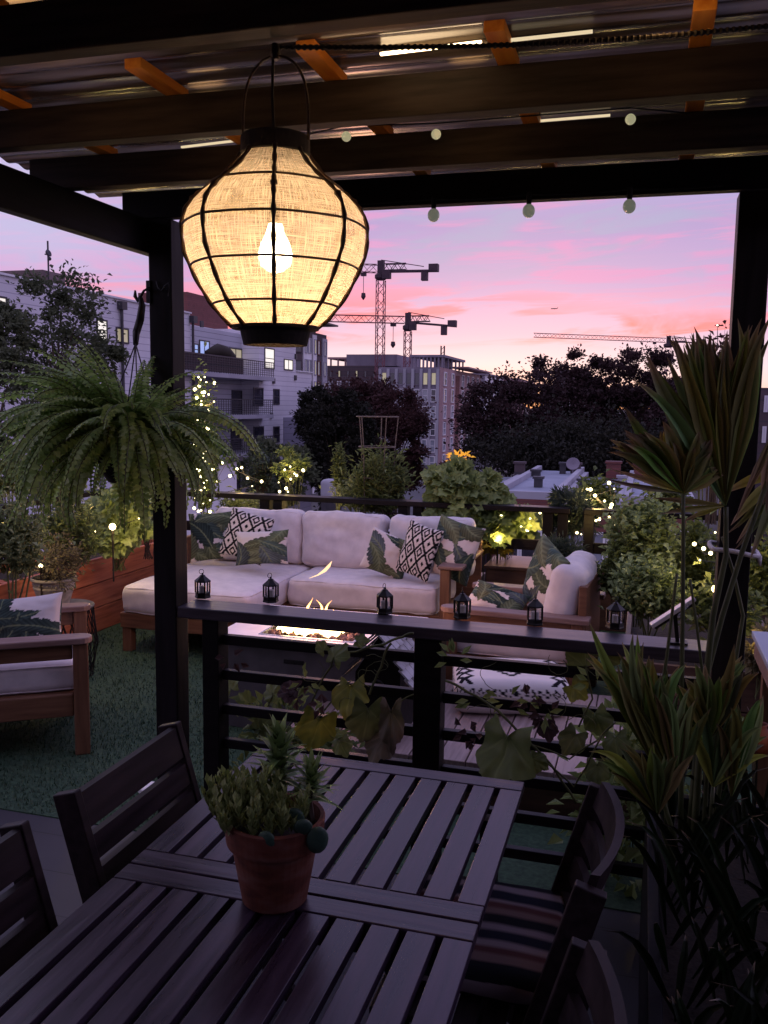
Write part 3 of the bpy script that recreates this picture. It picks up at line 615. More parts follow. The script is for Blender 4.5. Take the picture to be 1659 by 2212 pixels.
# striped pad
def soft_box(hx,hy,hz,r,n=14,puff=0,wr=0,seed=0,colf=None,axis=2):
    """rounded cushion block centred on the origin"""
    g=MB(); h=(hx,hy,hz); pos=[]
    ts=[-math.cos(PI*i/n)*.5+.5 for i in range(n+1)]; ts=[2*(.55*t+.45*i/n)-1 for i,t in enumerate(ts)]
    for ax in range(3):
        for sgn in (-1,1):
            o=len(g.v); a1,a2=(ax+1)%3,(ax+2)%3
            for i in range(n+1):
                for j in range(n+1):
                    p=[0,0,0]; p[ax]=sgn*h[ax]; p[a1]=ts[i]*h[a1]; p[a2]=ts[j]*h[a2]; p=V(p)
                    qd=V([max(-(h[k]-r),min(h[k]-r,p[k])) for k in range(3)]); d=p-qd
                    if d.length>1e-9: p=qd+d.normalized()*r
                    if puff:
                        b1,b2=[k for k in range(3) if k!=axis]
                        wgt=max(0,1-(p[b1]/h[b1])**2)*max(0,1-(p[b2]/h[b2])**2); p[axis]*=1+puff*wgt**.7
                        # edges pull in a little between the corners
                    if wr:
                        nv=noise.noise(p*6+V((seed,seed*2,0)))+.5*noise.noise(p*17+V((seed,0,seed))); p=p+d.normalized()*(wr*nv) if d.length>1e-9 else p
                    g.v.append(p)
            for i in range(n):
                for j in range(n):
                    k=o+i*(n+1)+j; fc=(k,k+n+1,k+n+2,k+1); g.f.append(fc if sgn>0 else fc[::-1])
    if colf: g.c=[colf(p) for p in g.v]
    return g
def xf(g,M4):
    g.v=[M4@p for p in g.v]; return g
STR=[(.26,.21,.23),(.012,.013,.018),(.012,.013,.018),(.20,.13,.12),(.11,.045,.045),(.28,.22,.23),(.014,.016,.03),(.014,.016,.03)]
def stripe(p):
    k=int(((p.y+.22)/.44)*20)%8; return STR[k]
g=soft_box(.19,.20,.032,.030,40,.25,.004,4,stripe); g=xf(g,Matrix.Translation((-.305,1.93,.49)))
tag(g.build('seat_pad','print',smooth=True,merge=False),'striped black red and white pad lying on the chair right of the table','seat pad')

# ================================================================== TERRACOTTA POT WITH SUCCULENTS
PC=V((-.655,1.585,TZ))
tp=thing('potted_succulents','terracotta pot of succulents standing on the dining table','potted plant',PC)
g=MB(); g.lathe([(.001,.004),(.062,0),(.066,.004),(.087,.112),(.096,.113),(.0975,.118),(.1015,.158),(.099,.162),(.092,.160),(.090,.135),(.001,.13)],40,PC,False); g.build('pot','terracotta',tp,smooth=False)
bpy.context.view_layer.update()
g=MB(); g.lathe([(.001,.142),(.06,.141),(.0885,.136)],20,PC,False); g.build('soil','soil',tp)
q=random.Random(11)
g=MB()   # jade-like bushy stems on the left
for i in range(120):
    a=q.uniform(0,2*PI); rr=q.uniform(.0,.088); b=PC+V((-.030+rr*math.cos(a)*1.05,-.022+rr*math.sin(a)*.75,.14)); tip=b+V((math.cos(a)*.022-.008,math.sin(a)*.016,q.uniform(.035,.095)*(1.15-rr*5)))
    for k in range(10):
        t=k/9; p=b.lerp(tip,.25+.75*t); th=k*2.4+i; d=V((math.cos(th),math.sin(th),.75+t)); g.leaf(p,d,(0,0,1),.029*(1-.25*t),.0125,.35,-.15)
g.build('jade_leaves','succulent',tp)
def rosette(c,n,Lg,W,up,mb):
    for k in range(n):
        th=k*2.39996; e=.15+1.05*k/n; d=V((math.cos(th)*math.cos(e),math.sin(th)*math.cos(e),math.sin(e)))
        p=V(c)+V((0,0,.0018*k)); prev=None; sdv=d.cross(V((0,0,1))).normalized(); ll=Lg*(1.1-.4*k/n)
        for s in range(5):
            t=s/4; dd=d*t*ll+V((0,0,-.35*ll*t*t*(1-k/n))); ww=W*(1-t)**.8*.5+.0006
            cur=[p+dd-sdv*ww,p+dd+V((0,0,-.25*ww)),p+dd+sdv*ww]
            if prev: mb.add(prev+cur,[(0,1,4,3),(1,2,5,4)])
            prev=cur
g=MB(); 
for k,(dx,dy,z0,z1) in enumerate(((-.012,.05,.14,.245),(.066,.035,.14,.215))):
    g=MB(); g.tube([PC+V((dx,dy,z0)),PC+V((dx*.9,dy,(z0+z1)/2)),PC+V((dx*.95,dy,z1))],.008,6); g.build('stem','woody',tp)
g=MB(); rosette(PC+V((-.012,.05,.20)),34,.085,.026,1,g); rosette(PC+V((-.012,.05,.245)),26,.066,.023,1,g); rosette(PC+V((.066,.034,.185)),30,.065,.020,1,g); rosette(PC+V((.066,.034,.21)),18,.045,.016,1,g); g.build('aloe_leaves','aloe',tp)
g=MB()
for (dx,dy,z,rx,rz,tx,tz) in ((.022,-.090,.152,.019,.020,.2,0),(.108,-.045,.146,.022,.026,.1,.5),(.082,-.055,.170,.019,.017,.3,.4),(.055,-.03,.172,.020,.022,.2,.2)):
    g=MB(); b=MB(); b.ball((0,0,0),1,12,8); Mx=Matrix.Translation(PC+V((dx,dy,z)))@Matrix.Rotation(tz,4,'Z')@Matrix.Rotation(tx,4,'X')@Matrix.Diagonal((rx,.008,rz,1)); xf(b,Mx); g.add(b.v,b.f); g.build('cactus_pad','cactus',tp,smooth=True)

tp.scale=(.99,.99,1.10); tp.location=(PC.x-.016,PC.y-.012,PC.z+.0005)
# ================================================================== SMALL LANTERNS ON THE RAIL
def candle_lantern(label):
    t=thing('candle_lantern',label,'lantern',group='small candle lanterns standing on the railing')
    def hexa(prof,m,name,par): 
        g=MB(); g.lathe(prof,6,(0,0,0)); return g.build(name,m,par,local=True,bevel=.0008)
    hexa([(.030,0),(.031,.004),(.029,.008),(.029,.020),(.026,.021)],'black_metal','base',t)
    r=hexa([(.031,.062),(.032,.066),(.012,.083),(.010,.087),(.004,.089)],'black_metal','roof',t)
    for k in range(6):
        th=k*PI/3; g=MB(); c=V((.0275*math.cos(th),.0275*math.sin(th),0)); g.bar(c+V((0,0,.02)),c+V((0,0,.063)),.0055,.0055); g.build('mullion','black_metal',t,local=True)
    g=MB(); g.lathe([(.0255,.021),(.0255,.062)],6,(0,0,0),False); g.build('glass','glass',t,local=True)
    g=MB(); g.lathe([(.0135,.021),(.0135,.043),(.012,.045),(.001,.0445)],14); cd=g.build('candle','white_wax',t,local=True,smooth=False)
    g=MB(); g.tube([(0,0,.044),(.0005,0,.049)],.0008,4); g.build('wick','black_metal',cd,local=True)
    g=MB(); g.ball((0,0,.092),.0042,8,6); g.ring((-.004,0,.1005),.0088,.0011,16,5,Matrix.Rotation(PI/2,3,'X')@Matrix.Rotation(.3,3,'Y')); g.build('handle','black_metal',r,local=True)
    return t
LP=[(438,1291,'black candle lantern on the railing cap tight against the thick pergola post'),(585,1300,'black candle lantern on the railing cap in front of the chaise corner'),(831,1325,'black candle lantern on the railing cap in front of the sofa pillows'),(998,1335,'black candle lantern on the railing cap in front of the sofa armrest'),(1155,1349,'black candle lantern on the railing in front of the leaf pillow'),(1328,1357,'black candle lantern on the railing half hidden by palm leaves')]
for i,(px,py,lb) in enumerate(LP):
    p=atz(px,py,.956); 
    if i==0: lt=candle_lantern(lb); lt.location=(p.x,p.y,.9565); lt.rotation_euler=(0,0,.25)
    else: dup(lt,(p.x,p.y,.9565),.25+i*.37,lb)
# tilted slim light panel on the railing
p0=aty(1406,1352,2.93); p1=aty(1500,1292,2.95)
lp=thing('light_panel','slim pale floodlight tilted upward on the railing near the palm','floodlight',(.10,2.94,.957))
d=(p1-p0).normalized(); nrm=V((-d.z,0,d.x))
g=MB(); g.bar(p0,p1,.05,.013,nrm); g.build('housing','white_plastic',lp,bevel=.003)
g=MB(); g.bar(p0-nrm*.010+d*.006,p1-nrm*.010-d*.006,.046,.007,nrm); g.build('heatsink','black_metal',lp)
g=MB(); g.bar(p0+V((.08,-.0257,.045)),p1+V((-.012,-.0257,-.012)),.001,.006,nrm); g.build('trim','silver',lp)
mid=(p0+p1)/2; g=MB(); g.bar(mid-nrm*.014,V((mid.x+.02,2.94,.958)),.012,.012); g.box(mid.x-.01,mid.x+.05,2.915,2.965,.957,.963); g.build('bracket','black_metal',lp)
# ================================================================== SOFA
sf=thing('sectional_sofa','teak sectional sofa with chaise and pale cushions behind the fire table','sofa',(-2.3,6.2,.004))
Z0=.004
def cush(par,name,cx,cy,cz,hx,hy,hz,r,puff,rot=None,wr=.006,seed=1,axis=2,m='cushion',n=16):
    g=soft_box(hx,hy,hz,r,n,puff,wr,seed,None,axis); Mx=Matrix.Translation((cx,cy,cz))@(rot.to_matrix().to_4x4() if rot else Matrix.Identity(4)); xf(g,Mx)
    o=g.build(name,m,par,smooth=True,merge=True)
    for sg in ((1,-1) if axis==2 else (-1,)): piping(o,Mx,(hx,hy,hz),r,axis,wr,seed,sg)
    return o
def piping(par,Mx,h,r,axis=2,wr=0,seed=0,sgn=1,rad_=.0045,local=False):
    k=[h[i]-r+.707*r for i in range(3)]; b1,b2=[i for i in range(3) if i!=axis]; cr=min(.05,k[b1]*.3,k[b2]*.3); pts=[]
    def edge(a,b,n=18): return [(a[0]*(1-i/n)+b[0]*i/n,a[1]*(1-i/n)+b[1]*i/n) for i in range(n)]
    A,B=k[b1],k[b2]; loop=[]
    for (ax_,bx_,a0) in ((A-cr,B-cr,0),(-A+cr,B-cr,PI/2),(-A+cr,-B+cr,PI),(A-cr,-B+cr,1.5*PI)): loop+= [(ax_+cr*math.cos(a0+t*PI/8),bx_+cr*math.sin(a0+t*PI/8)) for t in range(5)]
    loop.append(loop[0]); path=[]
    for a,b in zip(loop,loop[1:]): path+=edge(a,b,14 if math.dist(a,b)>.1 else 2)
    path.append(path[0])
    for a,b in path:
        p=[0,0,0]; p[b1]=a; p[b2]=b; p[axis]=k[axis]*sgn; p=V(p); qd=V([max(-(h[i]-r),min(h[i]-r,p[i])) for i in range(3)]); d=(p-qd).normalized()
        nv=noise.noise(p*6+V((seed,seed*2,0)))+.5*noise.noise(p*17+V((seed,0,seed))); pts.append(Mx@(p+d*(wr*nv+.001)))
    g=MB(); g.tube(pts,rad_,6,False); return g.build('piping','cushion',par,smooth=True,local=local)
g=MB(); g.box(-3.36,-2.40,5.22,6.56,.17,.275); g.build('chaise_frame','teak',sf,bevel=.006)
g=MB(); g.box(-2.397,-1.13,5.84,6.56,.17,.275); g.build('seat_frame','teak',sf,bevel=.006)
for x,y in ((-3.35,5.23),(-2.47,5.23),(-3.35,6.48),(-1.21,6.48)):
    g=MB(); g.box(x,x+.065,y,y+.065,Z0,.169); g.build('leg','teak_v',sf,bevel=.004)
g=MB(); g.box(-1.275,-1.21,5.80,5.865,Z0,.60); g.build('leg','teak_v',sf,bevel=.004)
g=MB(); g.box(-1.29,-1.12,5.79,6.60,.602,.630); g.build('armrest','teak_grey',sf,bevel=.008)
g=MB(); g.box(-3.36,-1.13,6.563,6.60,.17,.70); g.build('back_frame','teak',sf,bevel=.005)
g=MB(); g.box(-3.40,-3.363,5.9,6.60,.17,.66); g.build('side_panel','teak',sf,bevel=.005)
cush(sf,'seat_cushion',-2.875,5.86,.365,.475,.66,.095,.050,.16,None,.012,1)
cush(sf,'seat_cushion',-1.845,6.16,.368,.545,.355,.098,.050,.16,None,.012,2)
def xat(px,py,Y): return aty(px,py,Y).x
BY=6.40
for i,(pl_,pr_,top) in enumerate(((470,658,1100),(656,838,1108),(841,1027,1117))):
    xa,xb=xat(pl_,1150,BY),xat(pr_,1150,BY); zt=aty((pl_+pr_)/2,top,BY).z; zm=(zt+.455)/2
    cush(sf,'back_cushion',(xa+xb)/2,BY,zm,(xb-xa)/2-.003,.095,(zt-.455)/2,.06,.25,Euler((-.16,0,(.03,-.01,.02)[i])),.020,5+i,1,'cushion',26)

# ================================================================== THROW PILLOWS
GREENS=[(.045,.070,.060),(.065,.095,.080),(.10,.125,.075),(.13,.145,.085),(.085,.105,.11)]
def leafprint(seed,nl):
    q=random.Random(seed); Ls=[]
    for i in range(nl): Ls.append((q.uniform(-1,1),q.uniform(-1,1),q.uniform(0,2*PI),q.uniform(.75,1.15),q.uniform(.26,.40),q.uniform(-.5,.5),q.choice(GREENS),q.uniform(.6,1.1)))
    def f(u,v):
        col=(.62,.56,.54)
        for (x,y,a,Ln,Wd,cv,gc,br) in Ls:
            dx,dy=u-x,v-y; s=(dx*math.cos(a)+dy*math.sin(a))/Ln; t=-dx*math.sin(a)+dy*math.cos(a)-cv*s*s*Ln
            if -1<s<1:
                wd=Wd*(1-abs(s)**2.2)
                edge=wd*(1-.16*(math.sin(s*23+abs(t)*9)>.55))
                if abs(t)<edge:
                    k=1.0+.28*math.sin((s*1.0+abs(t)*1.3)*34); 
                    if abs(t)<.022: col=(.17,.20,.11)
                    else:
                        sh=br*k*(1.15-.5*abs(t)/Wd); col=(gc[0]*sh,gc[1]*sh,gc[2]*sh)
        return col
    return f
def diamonds(u,v,k=2.6):
    a=(u+v*.8)*k*.62; b=(u-v*.8)*k*.62
    i,j=math.floor(a),math.floor(b); m=max(abs(a-i-.5),abs(b-j-.5)); W=(.62,.56,.54); B=(.008,.008,.010)
    if m>.40: return B
    if m>.28: return W
    if (i+j)%2: return W if m>.13 else B
    return B if m>.14 else W
def pillow(label,px,py,Y,wm,hm,th,rz=0,tilt=-.2,roll=0,fn=None,seed=0,cat='pillow',n=72,pt=None):
    g=MB(); g.c=[]
    for side in (-1,1):
        o=len(g.v)
        for i in range(n+1):
            for j in range(n+1):
                u=2*i/n-1; v=2*j/n-1
                x=wm/2*u*(1-.075*(1-v*v)*abs(u)); z=hm/2*v*(1-.075*(1-u*u)*abs(v))
                t=th/2*(max(0,(1-u*u))*max(0,(1-v*v)))**.42
                t*=1+.18*noise.noise(V((u*1.6,v*1.6,seed)))
                cr=noise.noise(V((u*4,v*4,seed*3)))*.05*th*(1-max(abs(u),abs(v)))**.3
                g.v.append(V((x,side*(t+cr),z))); g.c.append(fn(u,v) if side<0 else fn(-u+.3,v))
        for i in range(n):
            for j in range(n):
                k=o+i*(n+1)+j; fc=(k,k+n+1,k+n+2,k+1); g.f.append(fc if side<0 else fc[::-1])
    o=g.build('throw_pillow','print',smooth=True,recenter=False)
    p=pt or aty(px,py,Y); o.location=p; o.rotation_euler=(Euler((tilt,0,rz)).to_matrix()@Matrix.Rotation(roll,3,'Y')).to_euler()
    return tag(o,label,cat,'throw pillows on the lounge seats')
pillow('large leaf print throw pillow in the left corner of the sofa',465,1158,6.12,.40,.38,.15,.25,-.28,-.10,leafprint(4,10),1)
pillow('black and white diamond pillow between two leaf pillows at the chaise',533,1158,6.02,.36,.36,.13,.0,-.25,.22,diamonds,2)
pillow('rectangular leaf print pillow in front of the diamond pillow on the chaise',566,1183,5.90,.42,.25,.13,-.05,-.25,-.10,leafprint(9,9),3)
pillow('small leaf print pillow on the sofa beside the right diamond pillow',838,1198,6.02,.33,.30,.14,.45,-.2,.38,leafprint(15,9),4)
pillow('black and white diamond pillow near the right arm of the sofa',905,1190,5.97,.28,.38,.13,-.30,-.2,.22,diamonds,5)
pillow('tall leaf print pillow leaning on the right arm of the sofa',980,1188,6.02,.36,.42,.15,-.25,-.22,.22,leafprint(22,10),6)

# ================================================================== ARMCHAIRS (local: faces +x)
def armchair(label):
    t=thing('armchair',label,'armchair',group='teak lounge armchairs')
    def B(n,m,x0,x1,y0,y1,z0,z1,bv=.006): g=MB(); g.box(x0,x1,y0,y1,z0,z1); return g.build(n,m,t,local=True,bevel=bv)
    for s in (-1,1):
        ya,yb=sorted((s*.315,s*.385)); B('leg','teak_v',.305,.375,ya,yb,0,.548); B('leg','teak_v',-.40,-.335,ya,yb,0,.548)
        g=MB(); # rounded arm board
        y0,y1=sorted((s*.295,s*.405)); pts=[(-.43,y0),(.34,y0)]+[(.34+.055*math.sin(a),(y0+y1)/2-(y1-y0)/2*math.cos(a)) for a in [PI*i/8 for i in range(1,8)]]+[(.34,y1),(-.43,y1)]
        nn=len(pts); vs=[V((x,y,.549)) for x,y in pts]+[V((x,y,.580)) for x,y in pts]
        g.add(vs,[tuple(range(nn-1,-1,-1)),tuple(range(nn,2*nn))]+[(i,(i+1)%nn,nn+(i+1)%nn,nn+i) for i in range(nn)]); g.build('armrest','teak_grey',t,local=True,bevel=.006)
        ya,yb=sorted((s*.33,s*.365)); B('side_rail','teak',-.334,.304,ya,yb,.19,.30)
        if s: B('arm_rail','teak',-.334,.304,ya,yb,.47,.545)
    B('front_rail','teak',.325,.355,-.314,.314,.175,.29)
    B('back_frame','teak',-.405,-.36,-.314,.314,.20,.74)
    g=MB(); g.box(-.355,.32,-.32,.32,.27,.295); g.build('seat_frame','teak',t,local=True)
    g=soft_box(.345,.312,.07,.045,14,.18,.005,3); Mq=Matrix.Translation((.005,0,.365)); xf(g,Mq); o=g.build('seat_cushion','cushion',t,smooth=True,local=True,merge=True); [piping(o,Mq,(.345,.312,.07),.045,2,.005,3,sg,local=True) for sg in (1,-1)]
    g=soft_box(.085,.31,.22,.07,16,.4,.010,8,None,0); xf(g,Matrix.Translation((-.265,0,.625))@Matrix.Rotation(-.22,4,'Y')); g.build('back_cushion','cushion',t,smooth=True,local=True,merge=True)
    return t
ac=armchair('teak armchair at the left edge with a leaf pillow beside the wire table'); ac.location=(-3.02,3.70,.004); ac.rotation_euler=(0,0,R_(34.8))
ac2=dup(ac,(-.635,5.165,.004),R_(176),'teak armchair facing left behind the railing with two leaf pillows')
pillow('leaf print pillow resting on the seat of the left armchair',30,1375,3.7,.40,.28,.15,.1,-.35,-.15,leafprint(31,9),7,pt=V((-2.98,3.78,.57)))
pillow('large leaf print pillow upright against the right armchair back cushion',1178,1250,5.1,.42,.40,.15,-1.05,-.20,.25,leafprint(40,10),8)
pillow('small leaf print pillow lying on the right armchair seat',1072,1300,5.05,.36,.20,.13,-.25,-.75,.20,leafprint(47,9),9)

# ================================================================== FIRE TABLE
ft=thing('fire_table','square gas fire table with pale top and burning lava stones','fire pit',(-1.6,4.48,.004))
FX0,FX1,FY0,FY1,FZ=-2.10,-1.13,4.10,4.86,.50
PX0,PX1,PY0,PY1=-1.885,-1.36,4.20,4.74
g=MB(); g.box(FX0,FX1,FY0,PY0,.472,FZ); g.box(FX0,FX1,PY1,FY1,.472,FZ); g.box(FX0,PX0,PY0,PY1,.472,FZ); g.box(PX1,FX1,PY0,PY1,.472,FZ); g.build('top','concrete',ft)
g=MB(); g.box(FX0+.05,FX1-.05,FY0+.05,FY1-.05,.004,.471); bs=g.build('base','fire_base',ft,bevel=.004)
g=MB(); g.box(-1.72,-1.61,FY0+.046,FY0+.0515,.375,.397); g.build('handle','black_metal',bs,bevel=.002)
g=MB(); 
for x0,x1,y0,y1 in ((PX0,PX1,PY0,PY0+.012),(PX0,PX1,PY1-.012,PY1),(PX0,PX0+.012,PY0+.012,PY1-.012),(PX1-.012,PX1,PY0+.012,PY1-.012)): g.box(x0+.001,x1-.001,y0+.001,y1-.001,.4725,.504)
g.build('pan_rim','silver',ft)
q=random.Random(5); g=MB()
for i in range(420):
    x=q.uniform(PX0+.03,PX1-.03); y=q.uniform(PY0+.03,PY1-.03); r=q.uniform(.012,.024); o=len(g.v)
    b=MB(); b.ball((0,0,0),1,6,4); rot=Euler((q.uniform(0,6),q.uniform(0,6),q.uniform(0,6))).to_matrix()
    for p in b.v: p2=rot@V((p.x*q.uniform(.8,1.2),p.y*q.uniform(.7,1.2),p.z*.8)); g.v.append(V((x,y,.492+q.uniform(-.012,.012)*.3))+p2*r)
    g.f.extend(tuple(k+o for k in f) for f in b.f)
tag(g.build('lava_stones','lava',ft),None,None,kind='stuff')
def flame_mat():
    m,nt,N,L=newmat('flame'); out=nd(nt,'ShaderNodeOutputMaterial'); e=nd(nt,'ShaderNodeEmission'); tcn=nd(nt,'ShaderNodeTexCoord'); s=nd(nt,'ShaderNodeSeparateXYZ'); L.new(tcn.outputs['Object'],s.inputs[0])
    mr=nd(nt,'ShaderNodeMapRange'); mr.inputs[1].default_value=.49; mr.inputs[2].default_value=.68; L.new(s.outputs[2],mr.inputs[0])
    r=ramp(nt,[(0,(1,.78,.38)),(.4,(1,.60,.22)),(.85,(1,.42,.12))]); L.new(mr.outputs[0],r.inputs[0]); L.new(r.outputs[0],e.inputs[0]); 
    r2=ramp(nt,[(0,(1,1,1)),(.35,(.55,.55,.55)),(.85,(.16,.16,.16))]); L.new(mr.outputs[0],r2.inputs[0]); mu=nd(nt,'ShaderNodeMath',operation='MULTIPLY'); mu.inputs[1].default_value=13; L.new(r2.outputs[0],mu.inputs[0]); L.new(mu.outputs[0],e.inputs[1])
    tr=nd(nt,'ShaderNodeBsdfTransparent'); mx=nd(nt,'ShaderNodeMixShader'); lw=nd(nt,'ShaderNodeLayerWeight'); lw.inputs[0].default_value=.35
    r3=ramp(nt,[(0,(1,1,1)),(.95,(.30,.30,.30))]); L.new(lw.outputs['Facing'],r3.inputs[0]); L.new(r3.outputs[0],mx.inputs[0]); L.new(tr.outputs[0],mx.inputs[1]); L.new(e.outputs[0],mx.inputs[2])
    L.new(mx.outputs[0],out.inputs[0]); m.cycles.emission_sampling='NONE'; return m
M['flame']=flame_mat()
def tongue(g,base,h,r,lean,seed,seg=10):
    q=random.Random(seed); pts=[];rs=[]; n=12
    for i in range(n+1):
        t=i/n; p=V(base)+V((lean[0]*t*t+.018*math.sin(5*t+seed)*t*1.3,lean[1]*t*t+.012*math.sin(6*t+seed*2)*t,h*t)); pts.append(p); rs.append(max(.0008,r*(math.sin(PI*min(1,.16+t*.84))**.9)*(1-.55*t)))
    g.tube(pts,rs,seg)
g=MB(); q=random.Random(21)
for i in range(70):
    t=i/69; x=-1.81+.32*t+q.uniform(-.012,.012); y=4.40+q.uniform(-.13,.11)
    tongue(g,(x,y,.490),q.uniform(.045,.10)*(1.2-1.2*abs(t-.5)),q.uniform(.020,.034),(q.uniform(-.03,.03),0),i)
for (px,h,s,ln_) in ((665,.150,3,.008),(690,.138,5,-.006),(706,.140,8,.018)):
    p=aty(px,1350,4.5); tongue(g,(p.x,4.5,.50),h,.012,(ln_,0),s)
g.build('flame','flame',ft,smooth=True)
# a detached lick of flame
g=MB(); p0,p1,p2=aty(668,1249,4.5),aty(702,1232,4.5),aty(717,1212,4.5)
g.tube([p0,p0.lerp(p1,.5)+V((.004,0,-.004)),p1,p1.lerp(p2,.5)+V((.004,0,0)),p2],[.001,.0035,.009,.008,.001],8); g.build('flame_lick',emis('flame_lick',(1,.66,.36),1.6),ft,smooth=True)
plight('fire_glow',(-1.62,4.47,.60),11.0,(1,.45,.30),.09)
plight('fire_glow',(-1.58,4.47,.86),9.0,(1,.45,.31),.12)

# ================================================================== BIRDHOUSE WITH SHAKE ROOF
bh=thing('birdhouse','large dark birdhouse with a pale shake shingle roof beside the fire table','birdhouse',(-1.05,3.86,.2))
apx=aty(832,1346,3.85); bx=apx.x
g=MB(); g.box(bx-.105,bx+.105,3.74,3.99,.205,.50); g.add([(bx-.105,3.74,.50),(bx+.105,3.74,.50),(bx,3.74,.665),(bx-.105,3.99,.50),(bx+.105,3.99,.50),(bx,3.99,.665)],[(0,1,2),(5,4,3),(0,2,5,3),(1,4,5,2)]); g.build('body','black_wood',bh)
for s in (-1,1):
    g=MB(); q=random.Random(8+s)
    e0=V((bx,0,.690)); e1=V((bx+s*.155,0,.455)); dd=(e1-e0); nn=V((-dd.z*s,0,dd.x*s)).normalized()*(1)
    if nn.z<0: nn=-nn
    for r in range(6):
        for k in range(5):
            a=e0.lerp(e1,r/6); b=e0.lerp(e1,min(1.03,(r+1.25)/6+q.uniform(-.02,.02))); y0=3.70+k*.066; y1=y0+.062
            o=nn*(.010+.002*q.random()); o2=nn*(.022+.003*q.random())
            vs=[V((a.x,y0,a.z))+o,V((a.x,y1,a.z))+o,V((b.x,y1,b.z))+o2,V((b.x,y0,b.z))+o2]; vs+=[v-nn*.008 for v in vs]
            g.add(vs,[(0,1,2,3),(7,6,5,4),(0,4,5,1),(1,5,6,2),(2,6,7,3),(3,7,4,0)])
    g.build('roof','slate' if s>0 else 'frame_dark',bh)
g=MB(); g.lathe([(.001,0),(.032,0)],20); 
b=MB(); b.lathe([(.028,-.004),(.034,-.004),(.034,.004),(.028,.004)],20,(0,0,0),False); xf(b,Matrix.Translation((bx,3.738,.44))@Matrix.Rotation(PI/2,4,'X')); b.build('entrance_ring','frame_dark',bh)

# silver scalloped dish on the boardwalk
dc=atz(820,1598,.21); g=MB(); seg=36; prof=[(.001,.004),(.05,.004),(.075,.018),(.092,.034),(.088,.036),(.07,.022),(.045,.010),(.001,.010)]
for j,(r,z) in enumerate(prof):
    for k in range(seg): th=2*PI*k/seg; rr=r*(1+.07*math.sin(th*9)*(r/.09)); g.v.append(V((dc.x+rr*math.cos(th),dc.y+rr*math.sin(th),.2005+z+.004*math.sin(th*9)*(r/.09))))
for j in range(len(prof)-1):
    for k in range(seg): k2=(k+1)%seg; g.f.append((j*seg+k,j*seg+k2,(j+1)*seg+k2,(j+1)*seg+k))
tag(g.build('dish','silver',smooth=True),'scalloped silver dish lying on the boardwalk boards behind the railing','dish')

# ================================================================== POUF
def poufcol(p):
    W=(.66,.62,.62); B=(.010,.010,.014)
    if p.z>.066:
        x,y=p.x/.29,p.y/.235
        # concentric stepped diamonds at the centre, zigzag chains toward the ends
        m=abs(x)*1.0+abs(round(y*14)/14)*.9
        if m<.62: return B if int(m*9)%2==0 and m>.05 else W
        for cy in (.80,):
            t=abs(x)-cy
            zz_=abs(((y*3.2)%1)-.5)*.26
            if abs(abs(t)-zz_)<.05: return B
            if abs(t)<.03 and abs(((y*3.2)%1)-.5)>.2 : return W
        return W
    k=(math.atan2(p.y,p.x)*9)%1
    if .0<p.z<.06 and abs(((p.z)/.06)-.5)+abs(k-.5)<.42 and abs(((p.z)/.06)-.5)+abs(k-.5)>.22: return B
    if abs(p.z+.03)<.006: return B
    return W
pz=soft_box(.285,.23,.085,.06,70,.12,.004,6,poufcol); xf(pz,Matrix.Translation((-.60,4.42,.292))@Matrix.Rotation(.22,4,'Z'))
tag(pz.build('pouf','print',smooth=True),'white pouf with black tribal pattern on the low boardwalk','pouf')

# ================================================================== BROWN BOX behind the armchair
bb=thing('storage_box','dark brown wooden cube table behind the right armchair and sofa arm','side table',(-.88,6.9,.004))
g=MB(); g.box(-1.10,-.66,6.62,7.12,.005,.478); g.build('body','box_wood',bb,bevel=.005)
g=MB(); g.box(-1.115,-.645,6.605,7.135,.479,.505); g.build('top','box_wood',bb,bevel=.004)

# ================================================================== WIRE TABLE + GREY POT
WT=V((-3.37,4.64,.004))
wt=thing('wire_table','round black wire side table behind the left armchair','side table',WT)
g=MB(); g.lathe([(.001,.435),(.172,.435),(.175,.440),(.172,.446),(.001,.446)],36,WT,False); g.build('top','metal_grey',wt,smooth=False)
g=MB()
for k in range(22):
    for s in (-1,1):
        a=2*PI*k/22; b=a+s*.75; g.tube([WT+V((.168*math.cos(a),.168*math.sin(a),.434)),WT+V((.19*math.cos((a+b)/2),.19*math.sin((a+b)/2),.20)),WT+V((.155*math.cos(b),.155*math.sin(b),.006))],.003,4)
g.ring(WT+V((0,0,.004)),.155,.004,36); g.ring(WT+V((0,0,.432)),.168,.004,36); g.build('wire_base','black_metal',wt)
GP=V((-3.43,4.62,.451))
gp=thing('potted_shrub','small dry leaved shrub in a beaded grey pot on the wire table','potted plant',GP)
g=MB(); g.lathe([(.001,.006),(.080,0),(.088,.006),(.118,.105),(.121,.108),(.121,.116),(.117,.119),(.119,.124),(.119,.145),(.117,.150),(.130,.152),(.136,.160),(.134,.170),(.124,.172),(.118,.160),(.116,.14),(.001,.138)],48,GP,False)
for k in range(30):
    a=2*PI*k/30; g.ball(GP+V((.1195*math.cos(a),.1195*math.sin(a),.1345)),.0068,6,4)
g.build('pot','grey_pot',gp,smooth=False)
g=MB(); g.lathe([(.001,.152),(.119,.150)],24,GP,False); g.build('soil','soil',gp)
